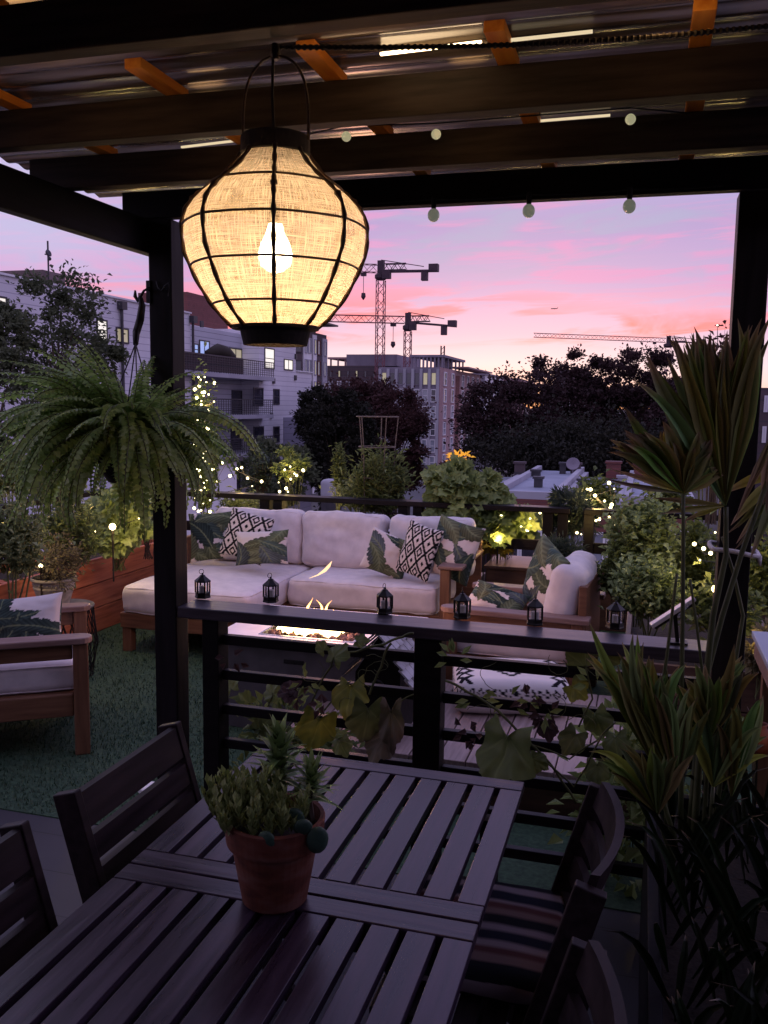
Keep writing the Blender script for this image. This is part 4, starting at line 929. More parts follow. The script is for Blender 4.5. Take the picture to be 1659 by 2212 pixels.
def bush(par,base,c,rad_,ncl,nlf,Lf,Wf,mat_,seed,stem='stem',spread=.35,up=.3,stems=True,droop=.2,fold=.25,vert=False,name='foliage',style='bush',pitch=.035):
    q=random.Random(seed); cl=[]; g=MB(); s=MB(); c=V(c); base=V(base)
    if style=='herb':
        for i in range(ncl*2):
            while True:
                d=V((q.uniform(-1,1),q.uniform(-1,1),q.uniform(-.75,1)))
                if .2<d.length<1: break
            d=d.normalized()*(d.length**.4)*q.uniform(.8,1.12); e=c+V((d.x*rad_[0],d.y*rad_[1],d.z*rad_[2]))
            st=V((c.x+d.x*rad_[0]*.45,c.y+d.y*rad_[1]*.45,max(base.z,c.z-rad_[2]*1.05))); md=st.lerp(e,.5)+V((d.x*rad_[0]*.15,d.y*rad_[1]*.15,.1*rad_[2])); pts=[]
            ln_=(e-st).length; k=max(4,int(ln_/pitch))
            for j in range(k+1):
                t=j/k; pts.append(st*(1-t)**2+md*2*t*(1-t)+e*t*t)
            s.tube(pts,[.003]*(k)+[.001],3,False)
            for j in range(1,k+1):
                t=j/k; tg=(pts[j]-pts[j-1]).normalized(); a=j*1.5708+q.uniform(-.4,.4); sd=tg.orthogonal().normalized(); b2=tg.cross(sd); f=(1.15-.6*t**3)*q.uniform(.7,1.2)
                for sg in (0,PI):
                    o=sd*math.cos(a+sg)+b2*math.sin(a+sg); g.leaf(pts[j],o+tg*(.45+.8*t)+V((0,0,q.uniform(-.35,.25))),tg,Lf*f,Wf*f,fold,droop)
        # inner leaves keep the middle of the plant dark and full
        for i in range(int(nlf*.35)):
            o=V((q.gauss(0,.38)*rad_[0],q.gauss(0,.38)*rad_[1],q.gauss(0,.40)*rad_[2])); g.leaf(c+o,V((q.uniform(-1,1),q.uniform(-1,1),q.uniform(-.4,1))),V((q.uniform(-.5,.5),q.uniform(-.5,.5),1)),Lf,Wf,fold,droop)
        if base.z<c.z-rad_[2]*1.05:
            for i in range(5): s.tube([base+V((q.uniform(-.03,.03),q.uniform(-.03,.03),0)),V((c.x+q.uniform(-.4,.4)*rad_[0],c.y+q.uniform(-.4,.4)*rad_[1],c.z-rad_[2]*.8))],.005,4,False)
        g.build(name,mat_,par); s.build('stem',stem,par); return
    for i in range(ncl):
        while True:
            d=V((q.uniform(-1,1),q.uniform(-1,1),q.uniform(-1,1)))
            if .25<d.length<1: break
        d=d.normalized()*(d.length**.5); lump=q.uniform(.6,1.25)*(1+.35*noise.noise(d*1.7+V((seed,0,0)))); p=c+V((d.x*rad_[0],d.y*rad_[1],d.z*rad_[2]))*lump; cl.append((p,d))
    m=max(rad_)
    for p,d in cl:
        sg=spread*m*q.uniform(.45,1.1); k=int(nlf/ncl*q.uniform(.6,1.4))
        for j in range(k):
            o=V((q.gauss(0,1),q.gauss(0,1),q.gauss(0,.8)))*sg*.55; dr=(o.normalized()+d*.5+V((0,0,up))+V((q.uniform(-.4,.4),q.uniform(-.4,.4),q.uniform(-.4,.4)))); f=q.uniform(.6,1.25)
            g.leaf(p+o,dr,V((q.uniform(-.5,.5),q.uniform(-.5,.5),1)),Lf*f,Wf*f,fold,droop) if style!='lobed' else g.lobed(p+o,dr*.6+V((q.uniform(-.6,.6),-.2,-.35)),V((q.uniform(-.7,.7),-.9,q.uniform(.2,.9))),Lf*f,Wf*f*1.2,fold,droop)
        if stems:
            mid=base.lerp(p,.55)+V((q.uniform(-.1,.1)*m,q.uniform(-.1,.1)*m,.1*m)); s.tube([base+V((q.uniform(-.04,.04),q.uniform(-.04,.04),0)),mid,p],[max(.0025,.011*m),max(.002,.007*m),max(.001,.003*m)],4,False)
    g.build(name,mat_,par)
    if stems: s.build('stem',stem,par)
bush(gp,GP+V((0,0,.15)),GP+V((-.0,0,.27)),(.17,.17,.12),26,1500,.030,.014,'dry',3,'woody',.4,.4)

# ================================================================== PLANTER BOXES
def planter(label,x0,x1,y0,y1,z1,nb,mt='planter_wood',grp=None):
    t=thing('planter_box',label,'planter',((x0+x1)/2,(y0+y1)/2,.004),group=grp)
    h=z1/nb; m_=M[mt]
    for i in range(nb):
        g=MB(); za=.006+i*h; zb=za+h-.007
        g.box(x0,x0+.03,y0+.031,y1-.031,za,zb); g.box(x1-.03,x1,y0+.031,y1-.031,za,zb); g.box(x0,x1,y0,y0+.03,za,zb); g.box(x0,x1,y1-.03,y1,za,zb); g.build('board',m_,t,bevel=.003)
    g=MB(); n=30
    for i in range(n+1):
        for j in range(5):
            x=x0+.031+(x1-x0-.062)*j/4; y=y0+.031+(y1-y0-.062)*i/n; g.v.append(V((x,y,z1-.05+.02*noise.noise(V((x*5,y*5,1))))))
    for i in range(n):
        for j in range(4): k=i*5+j; g.f.append((k,k+5,k+6,k+1))
    g.build('soil','soil',t,smooth=True); return t
planter('red brown wooden planter box nearest the left armchair',-4.32,-3.80,2.6,4.70,.55,3)
planter('red brown wooden planter box beside the sofa chaise',-4.32,-3.80,4.715,6.62,.55,3)
planter('dark wooden planter along the far railing behind the sofa',-3.78,-1.2,6.90,7.20,.34,2,'box_wood')
planter('dark wooden planter under the far plants right of the cube table',-.60,1.3,6.90,7.25,.34,2,'box_wood')
planter('dark wooden planter behind the right armchair holding leafy herbs',-.05,.75,4.6,6.3,.42,2,'box_wood')

# ================================================================== FAR AND SIDE RAILINGS
f2=thing('railing','dark timber railing along the back of the lounge behind the sofa','railing',(-2.1,6.75,0))
g=MB(); g.box(-3.88,-.50,6.68,6.82,.915,.955); g.build('top_rail','rail_wood',f2,bevel=.004)
g=MB(); g.box(-3.85,-.53,6.735,6.77,.62,.70); g.build('rail','rail_wood',f2,bevel=.003)
for x in (-2.95,-2.83,-1.78,-1.66,-.66,-.55):
    g=MB(); g.box(x-.04,x+.035,6.70,6.80,.004,.913); g.build('post','black_wood',f2,bevel=.003)
f3=thing('railing','dark timber railing running along the left planters','railing',(-4.0,5,0))
g=MB(); g.box(-4.42,-4.33,2.4,6.66,.915,.955); g.build('top_rail','black_wood_y',f3,bevel=.004)
g=MB(); g.box(-4.39,-4.36,2.4,6.66,.70,.78); g.build('rail','black_wood_y',f3,bevel=.003)
for y in (2.5,3.8,5.2,6.5):
    g=MB(); g.box(-4.41,-4.34,y,y+.09,.004,.913); g.build('post','black_wood',f3,bevel=.003)
f4=thing('railing','dark timber railing far right behind the herbs and palm','railing',(1,6.75,0))
g=MB(); g.box(-.40,2.4,6.68,6.82,.915,.955); g.build('top_rail','black_wood',f4,bevel=.004)
g=MB(); g.box(-.40,2.4,6.735,6.77,.62,.70); g.build('rail','black_wood',f4,bevel=.003)
for x in (-.36,.8,2.0):
    g=MB(); g.box(x-.04,x+.035,6.70,6.80,.004,.913); g.build('post','black_wood',f4,bevel=.003)

# pale table at the right edge
p0=atz(1624,1362,.80)
rt=thing('side_bench','pale topped bar table at the right edge behind the post','table',(p0.x+.35,3.55,.004))
g=MB(); g.box(p0.x,p0.x+.7,3.05,p0.y,.775,.80); g.build('top','roof_white',rt,bevel=.004)
g=MB(); g.box(p0.x+.01,p0.x+.03,3.08,p0.y-.03,.70,.773); g.build('apron','teak_grey',rt,bevel=.003)
for y in (3.1,p0.y-.1):
    g=MB(); g.box(p0.x+.04,p0.x+.09,y,y+.05,.004,.772); g.build('leg','teak_v',rt,bevel=.003)
# jar on the deck behind the left chair
jp=atz(322,1752,0); jr=thing('glass_jar','small glass jar with pale lid on the turf edge behind the folding chair','jar',(jp.x,jp.y,.005))
g=MB(); g.lathe([(.001,.005),(.042,.005),(.045,.012),(.045,.085),(.04,.092)],20,(jp.x,jp.y,0),False); g.build('body','glass',jr,smooth=True)
g=MB(); g.lathe([(.044,.092),(.046,.094),(.046,.108),(.043,.111),(.001,.111)],20,(jp.x,jp.y,0)); g.build('lid','white_plastic',jr)
# ================================================================== HANGING FERN
def frond(g,st,p0,az_,el0,Lg,droop,W,q,n=24):
    """arching fern frond with paired leaflets; st collects the midrib"""
    p=V(p0); step=Lg/n; tw=q.uniform(-.5,.5); path=[p.copy()]; e=el0; a=az_
    dirs=[]
    for i in range(n):
        t=i/n; e=el0-droop*(t**1.25); a+=tw*step*1.2
        d=V((math.cos(a)*math.cos(e),math.sin(a)*math.cos(e),math.sin(e))); p=p+d*step; path.append(p.copy()); dirs.append(d)
    roll=q.uniform(-.5,.5)
    for i in range(2,n):
        t=i/n; d=dirs[i]; sd=d.cross(V((0,0,1)))
        if sd.length<.05: sd=V((math.sin(a),-math.cos(a),0))
        sd.normalize(); nn=sd.cross(d).normalized(); sd2=sd*math.cos(roll)+nn*math.sin(roll); nn2=nn*math.cos(roll)-sd*math.sin(roll)
        l=W*(math.sin(PI*min(1,.10+.90*t**.75))**.7+.05)*q.uniform(.85,1.1)
        for s in (-1,1):
            dr=(sd2*s+d*.30-nn2*.12); g.leaf(path[i]+d*(step*.25*s),dr,nn2,l,step*1.15,.12,.22)
    st.tube(path,[.0016]*(len(path)-1)+[.0006],3,False)
FC=atd(282,965,3.02)
fn=thing('hanging_fern','lush boston fern spilling from a dark basket hung on the left post','hanging plant',(FC.x,FC.y,FC.z-.12))
g=MB(); g.lathe([(.001,-.12),(.075,-.118),(.10,-.08),(.115,.0),(.118,.012),(.108,.014),(.10,.0),(.001,-.005)],24,FC,False); g.build('basket','black_wood',fn,smooth=True)
q=random.Random(42); g=MB(); s=MB()
for i in range(270):
    a=q.uniform(0,2*PI); el_=q.choice((q.uniform(-.3,1.0),q.uniform(.2,1.4))); Lg=q.uniform(.32,.56)*(1-.12*(el_>1.1))*(1-.36*max(0,math.cos(a)));
    if math.sin(a)>.55 and q.random()<.4: a=-a
    p=FC+V((math.cos(a)*.07*q.random(),math.sin(a)*.07*q.random(),.01)); frond(g,s,p,a,el_,Lg,q.uniform(1.0,2.3),q.uniform(.026,.042),q,26)
for i in range(26):   # taller young fronds
    a=q.uniform(0,2*PI); frond(g,s,FC+V((0,0,.01)),a,q.uniform(1.0,1.45),q.uniform(.28,.40),q.uniform(.5,1.3),.030,q,20)
for i in range(34):   # long trailing fronds
    a=q.uniform(PI*.8,PI*2.15); frond(g,s,FC+V((0,0,.01)),a,q.uniform(.2,.9),q.uniform(.48,.72)*(1-.2*max(0,math.cos(a))),q.uniform(1.6,2.3),.036,q,30)
g.build('fronds','fern',fn); s.build('midribs','stem',fn)
HT=aty(293,742,FC.y)
g=MB()
for k in range(4):
    a=PI/4+k*PI/2; g.tube([FC+V((.112*math.cos(a),.112*math.sin(a),.01)),V((HT.x,HT.y,HT.z))],.0022,4)
g.build('hanger','black_metal',fn)
# bracket with an S shaped hook on the post
hk=thing('plant_hook','black forged bracket and thick hook on the left post holding the fern','hook',(-1.70,2.87,2.0))
def P3(px,py,Y=2.80): return aty(px,py,Y)
g=MB(); g.tube([V((-1.70,2.868,P3(333,622).z)),P3(322,622,2.83),P3(311,628),P3(304,640),P3(300,646)],[.005,.0045,.0045,.005,.004],6); g.tube([P3(303,640),P3(297,650),P3(292,640),P3(292,627)],[.006,.006,.007,.003],6); g.box(-1.706,-1.69,2.857,2.8645,P3(333,650).z,P3(333,600).z); g.build('bracket','black_metal',hk,smooth=False)
g=MB(); g.tube([P3(303,640),P3(307,660),P3(303,690),P3(294,720),HT],[.007,.012,.014,.013,.009],8); g.build('hook','black_metal',hk,smooth=True)
g=MB(); g.tube([P3(338,608,2.858),P3(342,622,2.853),P3(350,628,2.85),P3(356,618,2.85),P3(363,612,2.85),P3(366,622,2.853),P3(364,640,2.858)],.003,5)
tag(g.build('coat_hook','black_metal'),'small double wall hook screwed to the left pergola post','hook')

# ================================================================== VINE ON THE FRONT RAILING
def bigleaf(g,c,size,nrm,tipdir,seed,cols,lobes=5,aspect=1.0,cup=.18):
    q=random.Random(seed); nrm=V(nrm).normalized(); t=V(tipdir); t=(t-nrm*t.dot(nrm)).normalized(); s=t.cross(nrm)
    N=60; ringsn=6; c=V(c); vs=[c]; cc=[]
    def colr(u,v):
        k=.5+.5*noise.noise(V((u*2.2+seed,v*2.2,seed*.7))); k2=noise.noise(V((u*9,v*9,seed)))*.12
        if len(cols)==3:
            e=math.hypot(u,v)**2*.5+k*.7+k2-.15
            if e>.72: b=cols[2]
            elif e>.5: b=tuple(cols[1][i]*(1-(e-.5)/.22)+cols[2][i]*(e-.5)/.22 for i in range(3))
            else: b=tuple(cols[0][i]*(1-e/.5)+cols[1][i]*e/.5 for i in range(3)) if e>0 else cols[0]
        else: b=tuple(cols[0][i]*(1-k)+cols[1][i]*k for i in range(3))
        f=1+k2*2; return (b[0]*f,b[1]*f,b[2]*f)
    cc.append(colr(0,0)); fs=[]
    for r in range(1,ringsn+1):
        fr_=r/ringsn
        for k in range(N):
            th=2*PI*k/N; back=math.cos(th)
            rad_=.5*(1+.11*math.cos(lobes*th+.6*noise.noise(V((th,seed,0))))+.05*noise.noise(V((math.cos(th)*3,math.sin(th)*3,seed)))+.03*math.cos(17*th+seed)+.02*math.cos(29*th)); 
            if back<-.75: rad_*=1-.75*((-back-.75)/.25)**1.2
            u=rad_*fr_*math.cos(th)+.18*fr_; v=rad_*fr_*math.sin(th)*aspect
            vein=abs(math.sin(lobes*th/2))
            h=cup*((u*u+v*v)*-2.0)+.045*vein*fr_+.12*noise.noise(V((u*2.6,v*2.6,seed)))+.03*fr_**4*math.sin(9*th+seed)
            vs.append(c+(t*u+s*v+nrm*h)*size); col=colr(u,v)
            if vein<.10: col=tuple(x*1.35+.01 for x in col)
            cc.append(col)
    for k in range(N): fs.append((0,1+k,1+(k+1)%N))
    for r in range(ringsn-1):
        for k in range(N):
            a=1+r*N+k; b=1+r*N+(k+1)%N; fs.append((a,b,b+N,a+N)) if False else fs.append((a,a+N,b+N,b))
    g.add(vs,fs,cc)
vn=thing('squash_vine','trailing squash vine with big green and browning leaves on the front railing','vine',(-.7,2.84,.3))
GRN=((.085,.12,.035),(.15,.185,.065)); YEL=((.11,.14,.03),(.24,.24,.035),(.15,.09,.045)); BRN=((.11,.11,.05),(.115,.08,.06),(.075,.05,.05)); GBR=((.095,.125,.04),(.13,.14,.055),(.11,.075,.055)); PUR=((.05,.03,.035),(.06,.035,.04))
VY=2.80
leaves=[(722,1424,72,(.2,0,1),GRN,VY-.05,.9),(757,1480,120,(.2,0,-1),YEL,VY,.8),(795,1530,135,(-.1,0,-1),GBR,VY-.04,.72),(690,1552,125,(-.3,0,-1),YEL,VY-.03,.85),(845,1535,150,(.05,0,-1),BRN,VY-.05,.42),(830,1588,105,(-.2,0,-1),BRN,VY-.02,.8),(1096,1590,190,(.0,0,-1),GRN,VY-.12,.85),(560,1575,70,(.4,0,.5),GRN,VY+.25,.9),(590,1500,75,(-.5,0,.4),GRN,VY+.3,.9),(640,1490,80,(-.9,0,-.3),PUR,VY+.02,.7),(735,1600,60,(.4,0,-.7),GRN,VY+.1,.9),(1265,1440,75,(-.6,0,.4),GRN,VY+.15,.9),(1235,1480,65,(.5,0,-.4),YEL,VY+.1,.9),(1300,1420,70,(.5,0,.5),GRN,VY+.12,.9),(1285,1540,85,(.3,0,-.8),GRN,VY+.1,.8),(1245,1585,80,(-.4,0,-.8),GBR,VY,.8),(1330,1590,80,(.3,0,-.9),GRN,VY,.8),(1180,1560,70,(.2,0,-1),PUR,VY,.7),(770,1385,50,(1,0,.1),GRN,VY-.03,.7),(700,1405,45,(-.8,0,.7),GRN,VY-.03,.8),(540,1520,60,(-.6,0,.3),GRN,VY+.35,.9),(500,1490,55,(-.4,0,.6),GRN,VY+.3,.9),(1150,1640,60,(.8,0,-.4),GRN,VY-.1,.8),(1290,1650,75,(.2,0,-1),GRN,VY-.05,.8)]
for i,(px,py,sz,td,cols,Y,asp) in enumerate(leaves):
    q=random.Random(i*7+1); c=aty(px,py,Y); g=MB(); g.c=[]
    bigleaf(g,c,sz*Y/1934*.92,(q.uniform(-.6,.6),-1,q.uniform(.0,.9)),td,i+3,cols,5 if i!=0 else 5,asp); g.build('leaf','vine',vn,smooth=True)
def PX(l,Y): return [aty(a,b,Y) for a,b in l]
g=MB()
for pts,r in ((PX([(600,1640),(655,1560),(690,1480),(715,1440),(722,1415)],VY-.02),.004),(PX([(722,1418),(770,1408),(830,1392),(870,1376),(893,1368)],VY-.03),.0045),(PX([(845,1390),(832,1410),(824,1440),(810,1470),(798,1500)],VY-.03),.0045),(PX([(893,1500),(860,1520),(848,1545),(830,1575)],VY),.003),(PX([(962,1470),(1010,1495),(1060,1525),(1090,1550),(1130,1595),(1180,1640),(1215,1690),(1245,1735)],VY-.06),.0045),(PX([(1150,1610),(1230,1640),(1290,1600),(1330,1560)],VY-.05),.003),(PX([(640,1590),(680,1560),(757,1470)],VY),.003),(PX([(1170,1640),(1240,1700),(1265,1660),(1300,1590)],VY-.08),.003),(PX([(1250,1570),(1280,1510),(1265,1440)],VY+.1),.003),(PX([(560,1640),(560,1575),(590,1500)],VY+.3),.003)):
    # smooth the stem
    pp_=[]
    for i in range(len(pts)-1):
        for k in range(4): t=k/4; pp_.append(pts[i].lerp(pts[i+1],t)+V((0,0,.004*math.sin(PI*t))))
    pp_.append(pts[-1]); g=MB(); g.tube(pp_,r,6); g.build('stem','stem',vn,smooth=True)
g=MB()
for (a,b) in (((722,1440),(705,1425)),((690,1480),(640,1490)),((800,1400),(770,1385))): g=MB(); g.tube(PX([a,b],VY-.03),.002,5); g.build('leaf_stalk','stem',vn,smooth=True)
q=random.Random(77)
for i in range(16):    # curling tendrils
    c=aty(q.choice((q.uniform(600,860),q.uniform(980,1320))),q.uniform(1410,1600),VY-.03); pts=[c]
    a=q.uniform(0,6)
    for k in range(14): a+=q.uniform(-.2,.75); pts.append(pts[-1]+V((math.cos(a),q.uniform(-.2,.2),math.sin(a)))*.011)
    g=MB(); g.tube(pts,.0011,4,False); g.build('tendril','stem',vn,smooth=True)
g=MB()
for (px,py,k) in ((985,1425,8),(1030,1510,5),(1095,1515,5),(1175,1540,6),(660,1470,7),(1290,1480,9)):
    c=aty(px,py,VY-.02)
    for i in range(k): 
        d=V((q.uniform(-1,1),q.uniform(-.6,.2),q.uniform(-.6,.9))); p=c+d*.035; g.leaf(p,d,(q.uniform(-1,1),-1,.4),.045,.019,.2,.2)
g.build('small_leaves','grape',vn)
g=MB()
for (px,py,k) in ((1140,1510,9),(1010,1580,6),(640,1500,7),(1030,1590,5),(700,1520,5),(500,1420,5),(1185,1540,8)):
    c=aty(px,py,VY-.02)
    for i in range(k):
        d=V((q.uniform(-1,1),q.uniform(-.6,.4),q.uniform(-1,.6))); p=c+d*.03; g.leaf(p,d,(q.uniform(-1,1),-1,.4),.035,.022,.5,.5)
g.build('withered_leaves',leafmat('withered_leaf',[(.05,.03,.035),(.10,.06,.06),(.16,.10,.10)],.25),vn)

# low plants between the railing and the boardwalk
lo=thing('flowering_plant','low leafy plant with red flowers at the foot of the left railing post','plant',(-1.35,3.25,.004))
bush(lo,(-1.35,3.25,.01),(-1.32,3.25,.30),(.20,.22,.24),22,900,.055,.032,'shrub',21,'stem',.4,.4)
g=MB(); q=random.Random(2)
for i in range(9):
    c=V((-1.32+q.uniform(-.17,.17),3.12+q.uniform(-.1,.1),.12+q.uniform(0,.3)))
    for k in range(5): a=k*2*PI/5; g.leaf(c,(math.cos(a),-.5,math.sin(a)),(0,-1,0),.02,.014,.1,0)
g.build('flower','redflower',lo)
l2=thing('leafy_plant','leafy low plant behind the railing at the foot of the palm','plant',(.02,3.3,.004))
bush(l2,(.02,3.3,.01),(.02,3.28,.36),(.20,.25,.30),24,700,.075,.045,'grape',22,'stem',.45,.4)

# ================================================================== FAN PALM
DB=(.34,.235,.15); G1=(.15,.20,.05); G2=(.34,.35,.11)
def blade(g,b,tip,w,q,dry=.3,bend=.0,col=None,n=9):
    b=V(b);tip=V(tip); d=tip-b; L_=d.length; dn=d.normalized(); view=(CAM-b).normalized()
    sd=dn.cross(view); sd=(sd.normalized()*.8+V((q.uniform(-.3,.3),q.uniform(-.3,.3),0))).normalized(); nn=sd.cross(dn).normalized(); tone=q.uniform(.6,1.35); lat=q.uniform(-.35,.35)
    vs=[];cs=[]; base=tuple((G1[i]+(G2[i]-G1[i])*q.random())*tone for i in range(3))
    for i in range(n+1):
        t=i/n; ww=w*min(1,(.10+1.9*t))*(1-max(0,(t-.45)/.55))**.75+.0006
        p=b+d*t+V((0,0,-bend*L_*max(0,t-.45)**2*3.3))+sd*(lat*L_*max(0,t-.5)**2)
        for s,h in ((-1,.25),(0,-.20),(1,.25)): vs.append(p+sd*(ww*.5*s)+nn*(ww*h))
        k=0 if t<1-dry else min(1,(t-(1-dry))/dry*1.6); c=tuple(base[j]*(1-k)+DB[j]*tone*k for j in range(3))
        cs+= [tuple(x*1.1 for x in c),tuple(x*.6 for x in c),c]
    fs=[]
    for i in range(n): 
        o=i*3; fs+= [(o,o+1,o+4,o+3),(o+1,o+2,o+5,o+4)]
    g.add(vs,fs,cs)
pm=thing('fan_palm','tall potted fan palm with ragged dry leaf tips in front of the right post','palm',(.36,2.33,.45))
PD=2.38
def fan(name,bpx,tips,D,w,seed,dry=.3,sub=1,Dt=.06,bend=0):
    q=random.Random(seed); g=MB(); g.c=[]; b=atd(bpx[0],bpx[1],D)
    for i,(x,y) in enumerate(tips):
        blade(g,b,atd(x,y,D+q.uniform(-Dt,Dt)),w*q.uniform(.8,1.15),q,dry*q.uniform(.6,1.3),bend*q.uniform(.2,1.5))
        if sub and i+1<len(tips):
            x2,y2=tips[i+1]; k=sub
            for j in range(k):
                t=(j+1)/(k+1); m=(x*(1-t)+x2*t+q.uniform(-8,8),y*(1-t)+y2*t+q.uniform(0,45)); blade(g,b,atd(m[0],m[1],D+q.uniform(-Dt,Dt)),w*q.uniform(.7,1.05),q,dry*q.uniform(.4,1.1),bend)
    return g.build(name,'palm',pm)
fan('fan_leaf',(1566,1092),[(1378,757),(1452,700),(1476,682),(1500,690),(1516,694),(1531,687),(1560,705),(1592,672),(1622,660),(1636,655),(1655,720)],PD,.046,1,.20,4,bend=.06)
fan('fan_leaf',(1476,1066),[(1322,936),(1338,874),(1368,900),(1400,905),(1440,885),(1475,900),(1515,905),(1548,935),(1565,980)],PD-.04,.040,2,.26,4,bend=.14)
fan('fan_leaf',(1476,1066),[(1304,1038),(1320,1010),(1345,1000)],PD-.06,.016,3,.95,0,bend=.03)
fan('fan_leaf',(1672,930),[(1612,1085),(1622,1055),(1640,1090),(1655,1110),(1590,1120)],PD,.022,4,.95,0)
fan('fan_leaf',(1700,1010),[(1570,1130),(1590,1175),(1620,1210),(1560,1060)],PD+.1,.030,8,.4,1)
fan('fan_leaf',(1566,1092),[(1410,1075),(1425,1105),(1470,1125)],PD,.018,5,.5,0)
fan('fan_leaf',(1405,1640),[(1262,1335),(1300,1410),(1345,1340),(1372,1360),(1398,1385),(1420,1395),(1440,1420),(1468,1400)],2.28,.034,6,.03,3,bend=.10)
fan('fan_leaf',(1530,1600),[(1455,1470),(1490,1440),(1512,1405),(1560,1450),(1590,1400),(1602,1385),(1625,1420)],2.33,.040,7,.03,3,bend=.10)
fan('fan_leaf',(1420,1760),[(1285,1560),(1300,1620),(1350,1560),(1400,1590),(1455,1560),(1500,1600)],2.22,.030,9,.03,2,bend=.16)
fan('fan_leaf',(1540,1700),[(1480,1530),(1520,1500),(1600,1495),(1650,1520),(1659,1580)],2.30,.030,10,.03,2,bend=.16)
fan('fan_leaf',(1460,1700),[(1345,1480),(1385,1440),(1430,1430),(1475,1450),(1500,1480),(1530,1520)],2.25,.028,12,.03,2,bend=.16)
fan('fan_leaf',(1580,1720),[(1560,1520),(1600,1470),(1640,1450),(1670,1500)],2.30,.028,13,.03,2,bend=.16)
g=MB()
for l,D,r in (([(1500,1800),(1515,1560),(1540,1330),(1568,1200),(1568,1095)],PD,.0085),([(1490,1790),(1515,1500),(1560,1330),(1600,1200),(1672,1000),(1690,940)],PD+.02,.0075),([(1470,1800),(1472,1500),(1475,1300),(1476,1068)],PD-.04,.006),([(1545,1780),(1580,1480),(1605,1330),(1585,1240),(1560,1160)],PD+.06,.0055),([(1440,1800),(1430,1500),(1450,1340),(1462,1240)],PD-.06,.0045),([(1520,1790),(1530,1560),(1505,1350),(1490,1250)],PD-.02,.004),([(1460,1820),(1405,1640)],2.29,.006),([(1520,1800),(1530,1600)],2.34,.006),([(1455,1860),(1420,1760)],2.24,.006),([(1530,1840),(1540,1700)],2.32,.006)):
    pts=[atd(x,y,D) for x,y in l]; pp_=[]
    for i in range(len(pts)-1):
        for k in range(4): pp_.append(pts[i].lerp(pts[i+1],k/4))
    pp_.append(pts[-1]); n=len(pp_); g.tube(pp_,[r*(1.25-.5*i/n) for i in range(n)],7)
g.build('leaf_stalks','palm_stem',pm,smooth=True)
pb=thing('planter_box','big black planter under the fan palm enlarged to darken the right corner','planter',(.55,1.9,0))  # planter enlarged and blackened to block light and keep this corner dark
g=MB(); x0,x1,y0,y1,z1=.06,1.15,.95,2.84,.50
g.box(x0,x0+.03,y0+.03,y1-.03,0,z1); g.box(x1-.03,x1,y0+.03,y1-.03,0,z1); g.box(x0,x1,y0,y0+.03,0,z1); g.box(x0,x1,y1-.03,y1,0,z1); g.build('box','black_wood',pb,bevel=.004)
g=MB(); g.box(x0+.031,x1-.031,y0+.031,y1-.031,.02,.44); g.build('soil','soil',pb)
pf=thing('dark_shrub','grassy foliage below the palm coloured near black to imitate deep shade','plant',(.5,1.8,.44))
q=random.Random(91); g=MB(); g.c=[]; G1s,G2s=G1,G2; G1,G2=(.010,.016,.006),(.018,.026,.009)  # blade greens cut to near black, shade put into the colour
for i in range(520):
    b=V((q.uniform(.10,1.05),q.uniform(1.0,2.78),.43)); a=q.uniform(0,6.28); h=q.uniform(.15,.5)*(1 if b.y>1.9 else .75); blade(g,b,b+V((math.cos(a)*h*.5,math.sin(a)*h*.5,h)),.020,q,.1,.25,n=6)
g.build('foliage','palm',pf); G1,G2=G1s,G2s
# rope tied round post and palm stalks
g=MB(); 
rz_=aty(1590,1186,2.9).z
pts=[]
for i in range(49):
    th=2*PI*i/48; c=V((.277,2.895,rz_)); k_=.062/max(abs(math.cos(th)),abs(math.sin(th)))*.62+.062*.38*1.25; pts.append(c+V((k_*math.cos(th),k_*math.sin(th)*1.05,-.010*math.cos(th)+.003*math.sin(3*th))))
g.tube(pts,.0075,8,False); 
kn=pts[2]; g.tube([kn,kn+V((.010,-.012,-.015)),kn+V((.012,-.016,-.04))],[.009,.008,.004],6)
tag(g.build('rope','rope',smooth=True),'white rope tied around the right post and palm stalks','rope')

# ================================================================== PLANTS AROUND THE LOUNGE
def plant(name,label,cat,base,*bs,group=None):
    t=thing(name,label,cat,base,group=group)
    for b in bs: bush(t,base,*b[0],**b[1])
    return t
def pxc(px,py,Y): return aty(px,py,Y)
SH=[]
def shrub(label,px,py,wpx,hpx,Y,ncl,nl,Lf,Wf,m,seed,zb,name='shrub',cat='shrub',stem='stem',depth=None,**k):
    c=aty(px,py,Y); rx=wpx/2*Y/1934*(.92 if k.get('style')=='herb' else .8); rz=hpx/2*Y/1934*(.95 if k.get('style')=='herb' else .8); t=thing(name,label,cat,(c.x,c.y,zb)); bush(t,(c.x,c.y,zb),c,(rx,depth or rx*.8,rz),ncl,nl,Lf,Wf,m,seed,stem,**k); return t
# left planter
shrub('big leafy herb bush in the left planter at the picture edge',30,1150,200,210,4.1,34,2600,.045,.024,'shrub_pale',31,.5,style='herb',pitch=0.035)
shrub('bushy herb behind the dry potted shrub in the left planter',150,1140,190,190,4.85,32,2400,.05,.022,'shrub',32,.5,style='herb',pitch=0.035)
shrub('broad leaved plant around the bright lamp in the left planter',255,1130,160,170,5.5,34,1700,.07,.055,'basil',33,.5,style='lobed')
shrub('twiggy shrub beside the post in the left planter',318,1095,120,150,6.0,22,1100,.05,.028,'shrub',34,.5,stem='woody')
shrub('pale shrub behind the left planter below the fern',110,1040,180,120,6.2,24,1500,.06,.03,'shrub_pale',35,.3,style='herb',pitch=0.045)
shrub('tall leafy weed growing at the left picture edge',20,1010,120,150,5.0,18,900,.05,.025,'shrub',36,.5,style='herb',pitch=0.040)
